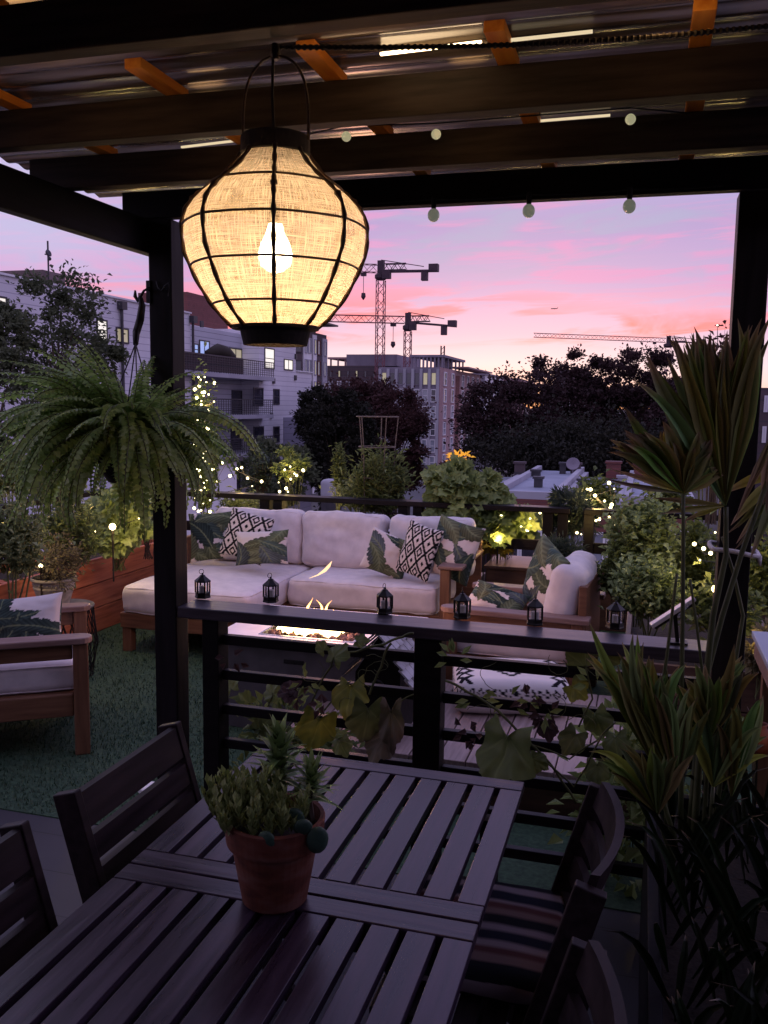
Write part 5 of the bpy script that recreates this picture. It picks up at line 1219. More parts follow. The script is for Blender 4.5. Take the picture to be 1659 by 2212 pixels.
# far railing
shrub('tall jasmine column wound with fairy lights behind the left post',440,950,72,330,6.95,34,2600,.055,.028,'grape',41,.3,depth=.14,spread=.12,style='herb',pitch=0.045)
shrub('low grassy plant on the far railing beside the jasmine column',520,1090,130,70,7.1,16,900,.07,.02,'shrub_pale',42,.3,style='herb',pitch=0.050)
shrub('bluish shrub behind the far railing left of the rose stems',565,1010,90,110,7.6,18,900,.06,.028,'conifer',43,.2,stem='woody',style='herb',pitch=0.050)
shrub('wiry rose bush with lit stems above the far railing',632,1010,80,115,7.0,14,420,.055,.028,'grape',44,.3,name='rose_bush',stem='stem',spread=.25)
shrub('slim upright juniper left of the wire plant cage',733,1005,34,120,7.4,14,900,.05,.012,'shrub',45,.2,depth=.06,spread=.12,up=1.2,name='juniper',style='herb',pitch=0.030)
shrub('tall tomato plant growing through the round wire cage',822,1035,145,150,7.05,46,3600,.075,.020,'shrub',46,.3,name='tomato_plant',spread=.30,style='herb',pitch=0.040)
shrub('pale lower foliage at the foot of the caged tomato plant',775,1065,150,80,7.2,22,1500,.05,.022,'shrub_pale',47,.3,style='herb',pitch=0.040)
shrub('broad leaved grape vine bushing over the far railing',980,1065,150,130,6.85,44,1500,.085,.075,'grape',48,.3,name='grape_vine',spread=.3,style='lobed')
shrub('arm of grape leaves reaching right along the far railing',1055,1055,80,50,6.95,12,200,.085,.075,'grape',148,.3,name='grape_vine',spread=.3,style='lobed')
shrub('reddish twiggy shrub behind the grape vine',955,1030,60,90,7.6,12,500,.06,.03,'redtree',49,.2,stem='woody')
shrub('squash leaves with warm lights between rail and cube table',1085,1135,190,90,6.95,30,900,.085,.07,'grape',50,.3,style='lobed')
shrub('yellow leaved plant over the cube table by its lamp',1065,1160,50,50,6.85,8,120,.09,.06,'yellow',51,.3,style='lobed')
shrub('dark feathery conifer right of the far railing corner',1235,1110,110,110,6.9,30,2600,.07,.010,'conifer',52,.3,stem='woody',name='conifer_shrub')
shrub('low dark rosemary behind the right armchair pillow',1215,1190,90,60,6.3,16,1500,.045,.008,'conifer',53,.4)
shrub('leafy shrub with yellow lights beyond the conifer',1285,1065,110,80,7.5,20,900,.07,.04,'shrub',54,.3,style='herb',pitch=0.050)
shrub('tall basil bush beside the right armchair back',1385,1150,165,165,5.35,46,3600,.052,.032,'basil',55,.42,spread=.28,style='herb',pitch=0.032)
shrub('spreading basil growing lower toward the floodlight',1405,1265,190,130,5.0,40,3000,.050,.030,'basil',56,.42,spread=.28,style='herb',pitch=0.032)
shrub('oregano mound left of the basil and armchair',1330,1230,80,110,5.3,18,1300,.045,.026,'shrub',57,.42,style='herb',pitch=0.030)
shrub('dark shrub between the basil and the right post',1500,1200,120,160,5.7,26,1500,.065,.035,'shrub',58,.42,style='herb',pitch=0.040)
shrub('low dark green shrub filling the planter behind the floodlight',1560,1310,170,110,4.9,26,1500,.06,.032,'shrub',158,.40,style='herb',pitch=.04)
shrub('leafy planter shrub right of the roped post',1655,1230,80,170,5.2,22,1200,.06,.035,'shrub',59,.3,style='herb',pitch=0.040)
shrub('reddish leaved shrub below the bench right of the post',1650,1400,60,120,4.6,14,500,.05,.03,'dry',60,.3)
shrub('tall twiggy shrub with fairy lights beside the right post',1555,800,60,280,6.6,24,260,.05,.025,'redtree',61,.9,stem='woody',depth=.12,spread=.10)
shrub('green shrub with yellow lights left of the big palm leaf',1530,960,90,160,6.9,22,900,.06,.035,'grape',62,.4,style='herb',pitch=0.045)
shrub('small ferny shrub above the right railing',1440,1075,120,70,7.2,20,1000,.06,.03,'shrub',63,.4,style='herb',pitch=0.040)
g=MB(); c=aty(815,940,7.05); zt_,zb_=aty(815,900,7.05).z,aty(815,965,7.05).z
for z,r in ((zt_,.172),(zb_,.150),(zb_-.25,.13)): g.ring((c.x,c.y,z),r,.0045,36,5)
for k in range(5):
    a=.4+k*2*PI/5; g.tube([V((c.x+.172*math.cos(a),c.y+.172*math.sin(a),zt_)),V((c.x+.148*math.cos(a),c.y+.148*math.sin(a),zb_)),V((c.x+.11*math.cos(a),c.y+.11*math.sin(a),.30))],.0042,5)
tag(g.build('wire_cage',mat('cage_wire',[(.10,.075,.06),(.18,.14,.12)],.6,(30,30,30),3)),'round wire plant cage standing above the tomato plant','plant cage')

# ================================================================== FAIRY LIGHTS
b_=MB(); b_.ball((0,0,0),1,8,6); proto_me=None
def fairy(label,pts,r=.010,m='bulb_lit',seed=1,wire=True):
    q=random.Random(seed); pts=[V(p) for p in pts]; t=thing('fairy_lights',label,'fairy lights',pts[0],group='strings of warm fairy lights')
    if wire:
        g=MB(); pp_=[]
        for i in range(len(pts)-1):
            m_=pts[i].lerp(pts[i+1],.5)+V((q.uniform(-.02,.02),q.uniform(-.02,.02),q.uniform(-.03,.0))); pp_+= [pts[i],m_]
        pp_.append(pts[-1]); g.tube(pp_,.0018,4,False); g.build('wire','frame_dark',t)
    first=None
    for p in pts:
        k=r*q.choice((.45,.6,.8,1,1.2))
        if first is None:
            g=MB(); g.v=[v.copy() for v in b_.v]; g.f=list(b_.f); first=g.build('bulb',m,t,local=True,smooth=True); first.location=p-pts[0]; first.scale=(k,)*3
        else:
            o=first.copy(); COL.objects.link(o); o.parent=t; o.location=p-pts[0]; o.scale=(k,)*3
    return t
q=random.Random(15)
pts=[]
for i in range(74):
    t=i/73; py=808+ (1150-808)*t; pts.append(aty(440+q.gauss(0,14)+(8*math.sin(i*.9)),py+q.uniform(-14,14),6.95-.15+q.uniform(-.12,.06)))
fairy('fairy lights spiralling up the jasmine column behind the left post',pts,.013,seed=2)
fairy('fairy lights drooping along the far railing between jasmine and rose',[aty(x,y,6.95) for x,y in ((470,1040),(497,1028),(512,1013),(522,1010),(535,1033),(565,1040),(480,1000),(503,975),(452,1070),(545,1050))],.011,seed=3)
fairy('fairy lights climbing the rose bush above the far railing',[aty(x,y,6.9) for x,y in ((604,1062),(618,1055),(622,1062),(627,1008),(636,1023),(641,1027),(628,1035),(602,1042),(655,1016),(615,1015))],.011,seed=4)
pts=[aty(1040+i*13.5+q.uniform(-6,6),1128+18*math.sin(i*1.3)+q.uniform(-12,22),6.80) for i in range(24)]; fairy('fairy lights among squash leaves behind the cube table and armchair',pts,.010,seed=5)
pts=[aty(1290+q.uniform(-40,60),1062+q.uniform(-25,60),7.0) for i in range(14)]; fairy('fairy lights in the shrub beyond the dark conifer',pts,.011,seed=6)
pts=[aty(x+q.uniform(-8,8),y+q.uniform(-8,8),6.4) for x,y in ((1560,745),(1563,770),(1552,700),(1555,800),(1548,850),(1540,880),(1535,925),(1530,950),(1545,910),(1550,980),(1558,830),(1520,1000))]; fairy('fairy lights in the twiggy shrub beside the right post',pts,.010,'bulb_white',7)
pts=[aty(x,y,4.7) for x,y in ((1520,1185),(1535,1195),(1500,1175),(1545,1150),(1580,1215),(1600,1200),(1512,1210))]; fairy('fairy lights in the dark shrub left of the roped post',pts,.010,seed=8)
pts=[aty(x,y,5.0) for x,y in ((10,1185),(30,1170),(60,1195),(95,1155),(120,1150),(240,1135),(205,1150),(180,1160),(300,1120),(335,1078),(338,1020),(320,1100))]; fairy('fairy lights trailing through the left planter',pts,.010,seed=9)
def lamp(label,px,py,Y,r,e=14,col=(1,.78,.40)):
    p=aty(px,py,Y); t=thing('garden_lamp',label,'garden lamp',(p.x,p.y,p.z-.02)); g=MB(); g.ball(p,r,14,10); g.build('bulb',emis('garden_lamp',col,e,False),t,smooth=True)
    g=MB(); g.lathe([(.008,-r-.03),(.010,-r),(.006,-r+.004)],8,p); g.tube([p-V((0,0,r+.03)),p-V((0,0,r+.35))],.006,5); g.build('stake','black_metal',t); return t
lamp('bright round garden lamp in the broad leaved plant of the left planter',243,1138,5.2,.022)
lamp('low glowing lamp at the left edge behind the dry shrub',88,1222,4.5,.012,10)
lamp('bright garden lamp above the cube table behind the sofa arm',1075,1174,6.72,.020)
lamp('small oval glowing lamp beside the roped post',1546,1272,3.4,.014,12,(1,.72,.35))
for n_,px,py,Y,pw in (('a',40,1160,4.3,3.67),('b',250,1140,5.15,5.05),('c',330,1060,6.2,2.75),('d',438,880,6.7,3.21),('e',432,1000,6.7,4.13),('f',520,1030,6.9,2.07),('g',625,1025,6.85,2.07),('h',700,1095,7.2,1.84),('i',1078,1160,6.68,5.05),('j',1150,1130,6.75,2.75),('k',1290,1080,6.95,3.21),('l',1540,930,6.5,2.75),('m',1530,1190,4.9,3.21),('n',1270,1135,6.5,2.29),('o',1640,1390,4.6,1.84)):
    plight('fairy_glow',aty(px,py,Y),pw,(1,.66,.22),.03)
# amber lit jug low at the right edge
p=aty(1640,1597,2.75); jg=thing('clay_jug','small clay jug catching warm light low at the right edge','jug',(p.x,p.y,p.z-.05))
g=MB(); g.lathe([(.001,-.045),(.028,-.045),(.042,-.01),(.036,.02),(.018,.035),(.022,.048),(.019,.048),(.015,.034)],20,p,False); g.build('body','terracotta',jg,smooth=True)
g=MB(); g.tube([p+V((-.036,0,.018)),p+V((-.062,0,.02)),p+V((-.06,0,-.015)),p+V((-.042,0,-.015))],.005,6); g.build('handle','terracotta',jg,smooth=True)
plight('jug_glow',p+V((.05,-.14,.05)),.12,(1,.60,.25),.02)
# ================================================================== BACKGROUND BUILDINGS
def window(par,plane,pos,a0,a1,z0,z1,glass,fr_='frame_dark',proud=.06,split=True,fw=.09):
    """plane 'x': wall faces +x at x=pos, a = y range; plane 'y': wall faces -y at y=pos, a = x range"""
    a0,a1=sorted((a0,a1)); z0,z1=sorted((z0,z1)); g=MB(); h=MB()
    def bx(m,b0,b1,c0,c1,d0,d1):
        if plane=='x': m.box(pos+d0,pos+d1,b0,b1,c0,c1)
        else: m.box(b0,b1,pos-d1,pos-d0,c0,c1)
    bx(g,a0,a1,z0,z0+fw,.003,proud); bx(g,a0,a1,z1-fw,z1,.003,proud); bx(g,a0,a0+fw,z0+fw,z1-fw,.003,proud); bx(g,a1-fw,a1,z0+fw,z1-fw,.003,proud)
    if split: 
        if (z1-z0)>1.2*(a1-a0)*.6: bx(g,a0+fw,a1-fw,(z0+z1)/2-fw*.3,(z0+z1)/2+fw*.3,.003,proud*.8)
        else: bx(g,(a0+a1)/2-fw*.4,(a0+a1)/2+fw*.4,z0+fw,z1-fw,.003,proud*.8)
    bx(h,a0+fw*.9,a1-fw*.9,z0+fw*.9,z1-fw*.9,.001,.02)
    o=g.build('window',fr_,par); h.build('pane',glass,o); return o
WX=-28.0
def wp(px,py,X=WX): return atx(px,py,X)
wb=thing('apartment_building','long white clapboard apartment block with lit windows left of the brown tower','building',(WX-5,45,GZ))
ya=18; yb=wp(412,800).y; yc=wp(560,800).y; yd=wp(605,800).y; ye=wp(639,800).y; yf=wp(671.5,900).y
zt1=wp(410,678).z; zt2=wp(639,747).z; zt3=wp(655,804).z; zg=wp(640,901).z
yg=wp(612,901).y
g=MB(); g.box(WX-9,WX,ya,yb,GZ,zt1); g.box(WX-9,WX-1.5,yb,yc,GZ,zt1-.4); g.box(WX-9,WX,yc,yd,GZ,zt1-.02); g.box(WX-9,WX-.003,yd,ye,GZ,zt2); g.box(WX-9,WX,ye,yf,GZ,zt3); g.build('wall','siding',wb)
g=MB(); g.box(WX-1.497,WX-1.45,yb+.01,yc-.01,GZ,zt1-.45); g.build('bay_wall','siding_bay',wb)
g=MB(); g.box(WX+.003,WX+.05,yg,yf+.06,GZ,zg); g.box(WX-9,WX+.05,yf+.003,yf+.06,GZ,zg); g.build('grey_wall','siding_grey',wb)
zr=wp(0,582).z
g=MB(); g.box(WX-9,WX-.9,ya,yb-2,zt1+.003,zr+.05); g.build('roof','parapet',wb)
for bx__ in ((WX-.35,WX+.12,ya,yb,zt1+.002,zt1+.10),(WX-.3,WX+.12,ye+.02,yf+.1,zt3+.002,zt3+.09),(WX-.3,WX+.12,yc,yd,zt1-.015,zt1+.09)):
    g=MB(); g.box(*bx__); g.build('cornice','tower_white',wb)
g=MB(); c=wp(443,668,WX-4); g.box(WX-8,WX-4,wp(405,668,WX-4).y,wp(492,668,WX-4).y,zt1-.5,wp(443,640,WX-4).z); g.build('penthouse','brick_red',wb)
g=MB(); 
p=wp(125,600,WX-1); g.box(WX-4,WX-1.2,wp(100,600,WX-1).y,wp(148,600,WX-1).y,zr+.052,wp(125,588,WX-1).z); g.build('rooftop_box','parapet',wb)
# TV mast
pm_=wp(105,590,WX-1.0); an=thing('antenna_mast','thin rooftop mast with round dish on the long white block','antenna',(pm_.x,pm_.y,zr))
top=wp(105,521,WX-1.0); g=MB(); g.tube([(pm_.x,pm_.y,zr+.05),(pm_.x,pm_.y,top.z)],.045,6); g.build('mast','frame_dark',an)
d=wp(97,549,WX-1.0); g=MB(); b=MB(); b.lathe([(.01,.0),(.15,.05),(.19,.14),(.16,.17),(.01,.1)],14); xf(b,Matrix.Translation(d+V((.1,0,0)))@Matrix.Rotation(1.2,4,'Y')); g.add(b.v,b.f); d2=wp(103,559,WX-1.0); g.ball(d2+V((.1,0,0)),.10,8,6); g.bar(d,V((pm_.x,pm_.y,d.z)),.05,.05); g.build('dish','frame_dark',an,smooth=True)
WL=[(571,592,752,797,'win_lit'),(613,632,776,800,'win_lit'),(547,568,837,877,'win_dark'),(590,603,840,874,'win_dark'),(645,663,846,858,'win_sky'),(547,569,921,961,'win_dark'),(590,603,921,956,'win_dark'),(-8,14,640,666,'win_lit'),(208,231,690,737,'win_lit'),(250,277,708,742,'win_lit_dim'),(-30,-10,800,860,'win_dark'),(590,608,1007,1042,'win_dark'),(547,569,1000,1045,'win_dark'),(120,150,790,860,'win_dark'),(225,250,800,860,'win_dark')]
for a,b,c,d,m_ in WL:
    p,q2=wp(a,(c+d)/2),wp(b,(c+d)/2); mx=(a+b)/2; window(wb,'x',WX,p.y,q2.y,wp(mx,d).z,wp(mx,c).z,m_)
XB=WX-1.45
for a,b,c,d,m_ in ((430,452,735,768,'win_blue'),(495,522,752,795,'win_lit_dim'),(500,522,843,898,'win_dark'),(498,520,925,985,'win_dark'),(497,518,1010,1075,'win_dark'),(418,428,742,768,'win_blue')):
    p,q2=wp(a,(c+d)/2,XB),wp(b,(c+d)/2,XB); mx=(a+b)/2; window(wb,'x',XB,p.y,q2.y,wp(mx,d,XB).z,wp(mx,c,XB).z,m_)
for a,c in ((590,823),(585,918-20),(638,770-0),(434,700),(637,816)):
    p=wp(a,c); g=MB(); g.box(WX+.003,WX+.12,p.y-.18,p.y+.18,p.z-.2,p.z+.2); g.build('vent','frame_dark',wb)
# drain pipes
for px in (258,412):
    p=wp(px,660); g=MB(); g.tube([(WX+.14,p.y,zt1-.1),(WX+.14,p.y,GZ)],.09,6); g.box(WX+.02,WX+.34,p.y-.25,p.y+.25,zt1-.55,zt1-.12); g.build('drain_pipe','frame_dark',wb)
# balconies
XR=WX+.9
for (z_,a,b) in ((wp(480,806,XR).z,yb-4,yc+.8),(wp(480,897,XR).z,yb+.4,yc+.6),(wp(480,985,XR).z,yb+.4,yc+.6)):
    g=MB(); g.box(WX-1.44,XR,a,b,z_-.28,z_); bl=g.build('balcony','tower_panel',wb)
    g=MB(); n=int((b-a)/.35)
    for i in range(n+1):
        y=a+.05+(b-a-.1)*i/n; g.bar((XR-.06,y,z_+.003),(XR-.06,y,z_+1.05),.03,.03)
    for k in range(7): g.bar((XR-.06,a,z_+.15+k*.15),(XR-.06,b,z_+.15+k*.15),.03,.03)
    g.bar((XR-.06,a,z_+1.08),(XR-.06,b,z_+1.08),.06,.05)
    g.build('balustrade','frame_dark',bl)
z_=wp(480,806,XR).z; g=MB(); g.box(XR-.13,XR-.10,yb-4,yc-4.5,z_+.05,z_+1.15); g.build('balcony_screen','brick_dark',wb)
g=MB(); bk=thing('balcony_umbrella','folded dark parasol lying along the top white block balcony','umbrella',(XR-.7,(yb+yc)/2,z_)); 
b=MB(); b.tube([(XR-.5,yb+1.5,z_+1.25),(XR-.5,yb+3,z_+1.55),(XR-.5,yc-6.5,z_+1.45),(XR-.5,yc-5.2,z_+1.2)],[.2,.42,.45,.2],8); b.build('canopy','dark_cloth',bk,smooth=True)
b=MB(); b.tube([(XR-.5,(yb+yc)/2-2,z_+.01),(XR-.5,(yb+yc)/2-2,z_+1.3)],.05,6); b.build('pole','frame_dark',bk)

# generic tower facing the camera (front y=const, side faces +x)
def tower(label,D,pxl,pxr,pyt,depth_,wall,side,cat='building',name='apartment_tower',roof=True):
    c=atd((pxl+pxr)/2,900,D); Y=c.y; xl,xr=aty(pxl,870,Y).x,aty(pxr,870,Y).x; zt=aty((pxl+pxr)/2,pyt,Y).z
    t=thing(name,label,cat,((xl+xr)/2,Y+depth_/2,GZ))
    g=MB(); g.box(xl,xr,Y,Y+depth_,GZ,zt); g.build('wall',wall,t)
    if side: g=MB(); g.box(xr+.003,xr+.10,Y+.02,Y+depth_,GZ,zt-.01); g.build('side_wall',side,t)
    return t,xl,xr,Y,zt
def grid_y(t,Y,xl,xr,zs,cols,wfrac,h,mats_,q,split=False,proud=.12,fr_='tower_white',fw=.16):
    for z in zs:
        for i in range(cols):
            w_=(xr-xl)/cols; c=xl+w_*(i+.5); window(t,'y',Y,c-w_*wfrac/2,c+w_*wfrac/2,z,z+h,q.choice(mats_),fr_,proud,split,fw)
def grid_x(t,X,y0,y1,zs,cols,wfrac,h,mats_,q,fr_='tower_white',fw=.2):
    for z in zs:
        for i in range(cols):
            w_=(y1-y0)/cols; c=y0+w_*(i+.5); window(t,'x',X,c-w_*wfrac/2,c+w_*wfrac/2,z,z+h,q.choice(mats_),fr_,.15,True,fw)
q=random.Random(31)
# brown and cream tower right behind the white block
c=atd(646,900,105); Yt=c.y; xr_=aty(650,870,Yt).x; dep=atx(704.5,870,xr_).y-Yt
t,xl,xr,Y,zt=tower('brown and cream panelled tower just behind the white clapboard block',105,628,650,712,dep,'brick_dark',None)
for f0,f1,m_,dz in ((.06,.36,'tower_white',.9),(.42,.56,'tower_white',.3),(.80,.995,'tower_panel',.5)):
    g=MB(); g.box(xr+.003,xr+.14,Y+dep*f0,Y+dep*f1,GZ,zt-dz); g.build('panel',m_,t)
for k in range(7):
    z=zt-2.6-2.5*k
    for f0,f1,m_ in ((.09,.19,'win_sky'),(.22,.33,'win_sky'),(.45,.53,'win_lit_dim'),(.62,.74,'win_sky'),(.84,.95,'win_sky')):
        window(t,'x',xr+(.14 if f0 not in(.62,) else .002),Y+dep*f0,Y+dep*f1,z,z+1.8,m_,'tower_panel' if f0!=.62 else 'brick_red',.1,False,.12)
    window(t,'y',Y,xl+.4,xl+1.4,z,z+1.6,'win_dark','brick_dark',.1,False,.1)
g=MB(); g.box(xr-2,xr+1.6,Y+dep*.4,Y+dep*.98,zt+1.0,zt+1.2); g.build('roof_canopy','frame_dark',t)
g=MB(); g.box(xr-.5,xr-.2,Y+dep*.6,Y+dep*.62,zt+.003,zt+.998); g.build('roof_post','frame_dark',t)
# left slab of the building site
t,xl,xr,Y,zt=tower('long dark half built apartment slab below the tallest crane',185,700,822,790,30,'brick_dark',None)
g=MB(); z1=aty(760,765,Y).z; g.box(aty(745,770,Y).x,xr+3,Y+1,Y+20,zt+.003,z1); g.build('upper_storey','tower_grey',t)
g=MB(); g.box(xl,aty(745,770,Y).x-.05,Y+2,Y+16,z1-.9,z1-.5)
for i in range(7): x=xl+.6+i*1.6; g.bar((x,Y+2.4,zt),(x,Y+2.4,z1-.9),.3,.3)
g.build('roof_frame','tower_pink',t)
grid_y(t,Y,xl+.5,xr-.5,[zt-2.4],6,.34,1.5,['win_dark','win_lit_dim'],q,False,.1,'brick_dark')
zs=[zt-5.6,zt-8.8,zt-12]
for z in zs:
    for i in range(6):
        w_=(xr-xl-1)/6; c=xl+.5+w_*(i+.5); window(t,'y',Y,c-w_*.24,c+w_*.24,z,z+2.5,q.choice(['win_sky','win_sky','win_lit_dim','win_dark']),'tower_white' if i%2 else 'tower_panel',.12,True,.18)
# main corner block with concrete frame
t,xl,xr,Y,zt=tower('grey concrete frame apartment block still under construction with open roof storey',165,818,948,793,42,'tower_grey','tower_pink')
zp=aty(885,767,Y+3).z
g=MB(); x0=aty(880,780,Y).x
g.box(x0,xr+.4,Y+2,Y+22,zp-.45,zp)
for i in range(9): x=x0+.3+i*(xr-x0-.3)/8; g.bar((x,Y+2.3,zt),(x,Y+2.3,zp-.45),.32,.32)
for i in range(6): y=Y+3+i*3.6; g.bar((xr+.1,y,zt),(xr+.1,y,zp-.45),.3,.3)
g.box(x0+4,xr-1.5,Y+5,Y+18,zt+.003,zp-.46); g.build('roof_storey','tower_grey',t)
g=MB(); g.box(xr-1,xr+2.6,Y+14,Y+43,zt+.4,zt+.7); g.build('roof_canopy','tower_pink',t)
g=MB()
for i in range(8): x=xl+(xr-xl-.5)*i/7; g.box(x,x+.5,Y-.35,Y-.003,GZ,zt-.3)
g.build('pilaster','tower_panel',t)
zs=[zt-3.3-3.05*i for i in range(6)]
for k,z in enumerate(zs):
    for i in range(7):
        w_=(xr-xl-.5)/7; c=xl+w_*(i+.5)+.25; window(t,'y',Y,c-w_*.34,c+w_*.34,z,z+2.4,q.choice(['win_lit_dim','win_dark','win_dark'] if k==0 else ['win_dark','win_sky','win_sky']),'tower_grey' if k<1 else 'tower_white',.12,k>0,.16)
for z in [zt-3.3-3.05*i for i in range(9)]:
    for i,(f,wd) in enumerate(((.10,2.3),(.26,2.3),(.50,2.0),(.63,2.0),(.76,2.0),(.90,2.0))):
        y=Y+42*f; window(t,'x',xr+.10,y-wd/2,y+wd/2,z,z+2.6,q.choice(['win_sky','win_dark','win_sky']) if z<zt-4 else 'win_dark','tower_white',.18,True,.22)
for f in (.38,):
    g=MB(); g.box(xr+.102,xr+.2,Y+42*.34,Y+42*.42,GZ,zt-1); g.build('brick_strip','brick_red',t)
# hoist mast
c=atd(956,770,190); ms=MB(); 
g=MB(); x,y=c.x,c.y; z0,z1=zt-2,aty(956,747,c.y).z
for dx,dy in ((-.35,-.35),(.35,-.35),(-.35,.35),(.35,.35)): g.bar((x+dx,y+dy,z0),(x+dx,y+dy,z1),.14,.14)
for k in range(8): z=z0+(z1-z0)*k/8; g.bar((x-.35,y-.35,z),(x+.35,y-.35,z+.7),.1,.1); g.bar((x+.35,y-.35,z),(x+.35,y+.35,z+.7),.1,.1)
tag(g.build('hoist_mast','crane_dark'),'short lattice hoist mast rising behind the concrete frame block','mast')
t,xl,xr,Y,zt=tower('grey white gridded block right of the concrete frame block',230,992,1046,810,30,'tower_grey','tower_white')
grid_y(t,Y,xl+.6,xr-.4,[zt-4.5-3.4*i for i in range(5)],4,.42,2.3,['win_sky','win_dark','win_dark'],q)
grid_x(t,xr+.1,Y+1,Y+29,[zt-4.5-3.4*i for i in range(5)],4,.5,2.4,['win_sky','win_sky','win_dark'],q)
g=MB(); g.box(xl-.3,xr+.4,Y-.3,Y+30,zt+.003,zt+.5); g.build('roof','tower_grey',t)
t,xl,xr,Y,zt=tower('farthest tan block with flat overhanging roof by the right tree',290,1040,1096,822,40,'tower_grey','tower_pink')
grid_y(t,Y,xl+.6,xr-.4,[zt-5-3.6*i for i in range(3)],4,.5,2.2,['win_lit_dim','win_dark','win_dark'],q)
g=MB(); g.box(xl-.3,xr+3,Y-.8,Y+44,zt+.003,zt+.8); g.build('roof','tower_pink',t)
t,xl,xr,Y,zt=tower('dark flat roofed block hidden behind the crown of the big right tree',125,1202,1262,802,14,'brick_dark',None)
grid_y(t,Y,xl+.3,xr-.3,[zt-2.2,zt-5],3,.35,1.3,['win_sky','win_dark'],q)
t,xl,xr,Y,zt=tower('dark block seen between the right tree and the palm',120,1428,1520,822,14,'brick_dark',None)
grid_y(t,Y,xl+.3,xr-.3,[zt-2.6,zt-5.4],5,.35,1.3,['win_sky','win_dark','win_lit_dim'],q)
t,xl,xr,Y,zt=tower('dark blue block at the right edge behind the roped post',70,1640,1760,838,14,'brick_dark',None)
grid_y(t,Y,xl+.2,xr-.2,[zt-1.9-2.4*i for i in range(4)],6,.5,1.3,['win_blue','win_dark','win_dark'],q)

# ================================================================== CRANES
def lattice(g,p,q_,w_,n,th,up=(0,0,1)):
    p=V(p);q_=V(q_); d=(q_-p).normalized(); a=d.cross(V(up)); 
    if a.length<.01: a=V((1,0,0))
    a.normalize(); b=a.cross(d); cs=[a*w_/2+b*w_/2,-a*w_/2+b*w_/2,-a*w_/2-b*w_/2,a*w_/2-b*w_/2]
    for c in cs: g.bar(p+c,q_+c,th,th)
    for i in range(n):
        s=p.lerp(q_,i/n); e=p.lerp(q_,(i+1)/n)
        for k in range(4):
            c1_,c2_=cs[k],cs[(k+1)%4]
            if i%2: c1_,c2_=c2_,c1_
            g.bar(s+c1_,e+c2_,th*.7,th*.7)
def crane(label,D,mx,base_py,slew_py,jl,jr,jy_l,jy_r,h,matm,matj,mw=1.6):
    c=atd(mx,900,D); Y=c.y; S=D/1934
    t=thing('tower_crane',label,'crane',(c.x,Y,GZ)); z1=aty(mx,slew_py,Y).z
    g=MB(); lattice(g,(c.x,Y,GZ),(c.x,Y,z1-1.2),mw,int((z1-GZ)/mw*.9),.14); g.build('mast',matm,t)
    g=MB(); g.lathe([(mw*.55,z1-1.2),(mw*.85,z1-.8),(mw*.85,z1-.2),(mw*.6,z1)],10,(c.x,Y,0)); g.build('slewing_ring',matj,t)
    zj=z1+.3+h/2; zl=aty(jl,jy_l,Y).z; zr=aty(jr,jy_r,Y).z; xl=aty(jl,jy_l,Y).x; xr=aty(jr,jy_r,Y).x
    g=MB(); g.box(c.x-mw*.4,c.x+mw*.4,Y-mw*.4,Y+mw*.4,z1+.003,zj+h*1.0); g.build('tower_head',matj,t)
    g=MB(); lattice(g,(c.x-mw*.5,Y,zj),(xl,Y,zl),h,int(abs(c.x-xl)/h/1.0),.12); g.build('jib',matj if matj!='crane_dark' else 'crane',t)
    g=MB(); g.bar((c.x+mw*.5,Y,zj-h*.4),(xr,Y,zr-h*.4),h*.9,h*.25); lattice(g,(c.x+mw*.5,Y,zj+h*.15),(c.x+(xr-c.x)*.45,Y,zj+h*.15),h*.8,5,.15); g.bar((c.x,Y,zj+h*1.1),(c.x+(xr-c.x)*.75,Y,zj+h*.1),.14,.14); g.build('counter_jib',matj,t)
    g=MB(); g.box(xr-h*1.2,xr,Y-h*.5,Y+h*.5,zr-h*.4,zr+h*.45); g.box(xr-h*2.2,xr-h*1.4,Y-h*.4,Y+h*.4,zr-h*1.6,zr-h*.3); g.build('counterweight',matj,t)
    g=MB(); g.box(c.x+mw*.45,c.x+mw*1.5,Y-mw*1.1,Y-mw*.3,z1-1.1,z1+.6); g.build('cab',matj,t)
    hx=c.x-mw*2.4; g=MB(); g.bar((hx,Y,zj-h*.5),(hx,Y,zj-h*3.2),.09,.09); g.box(hx-.5,hx+.5,Y-.4,Y+.4,zj-h*.9,zj-h*.45); g.lathe([(.1,zj-h*4),(.5,zj-h*3.6),(.4,zj-h*3.1)],8,(hx,Y,0)); g.build('hook_block',matj,t)
    return t
crane('tallest tower crane with dark counterweight rising beside the hanging lantern',180,819,775,592,560,947,574,578,1.5,'crane','crane_dark',1.5)
crane('second tower crane with long pink lattice jib above the building site',178,878,765,702,690,986,687,699,1.35,'crane','crane_dark',1.25)
crane('pale distant tower crane above the big right tree',260,1436,830,742,1153,1524,724,737,1.2,'crane_pale','crane_dark',1.6)
crane('faint small crane low behind the right tree and palm',420,1412,850,812,1398,1442,802,800,1.1,'crane_pale','crane_pale',1.5)
# airliner
p=atd(1197,667,2300); ap=thing('airplane','tiny dark airliner crossing the pink sky','airplane',p)
g=MB(); g.tube([p+V((-9,0,0)),p+V((-7,0,.3)),p+V((6,0,.3)),p+V((9,0,.8))],[.3,1.1,1.1,.3],8); g.build('fuselage','frame_dark',ap,smooth=True)
g=MB(); g.bar(p+V((0,-9,0)),p+V((1,0,0)),2.5,.4); g.bar(p+V((1,0,0)),p+V((0,9,0)),2.5,.4); g.bar(p+V((8,0,.6)),p+V((9.5,0,3.2)),.4,1.5); g.build('wing','frame_dark',ap)

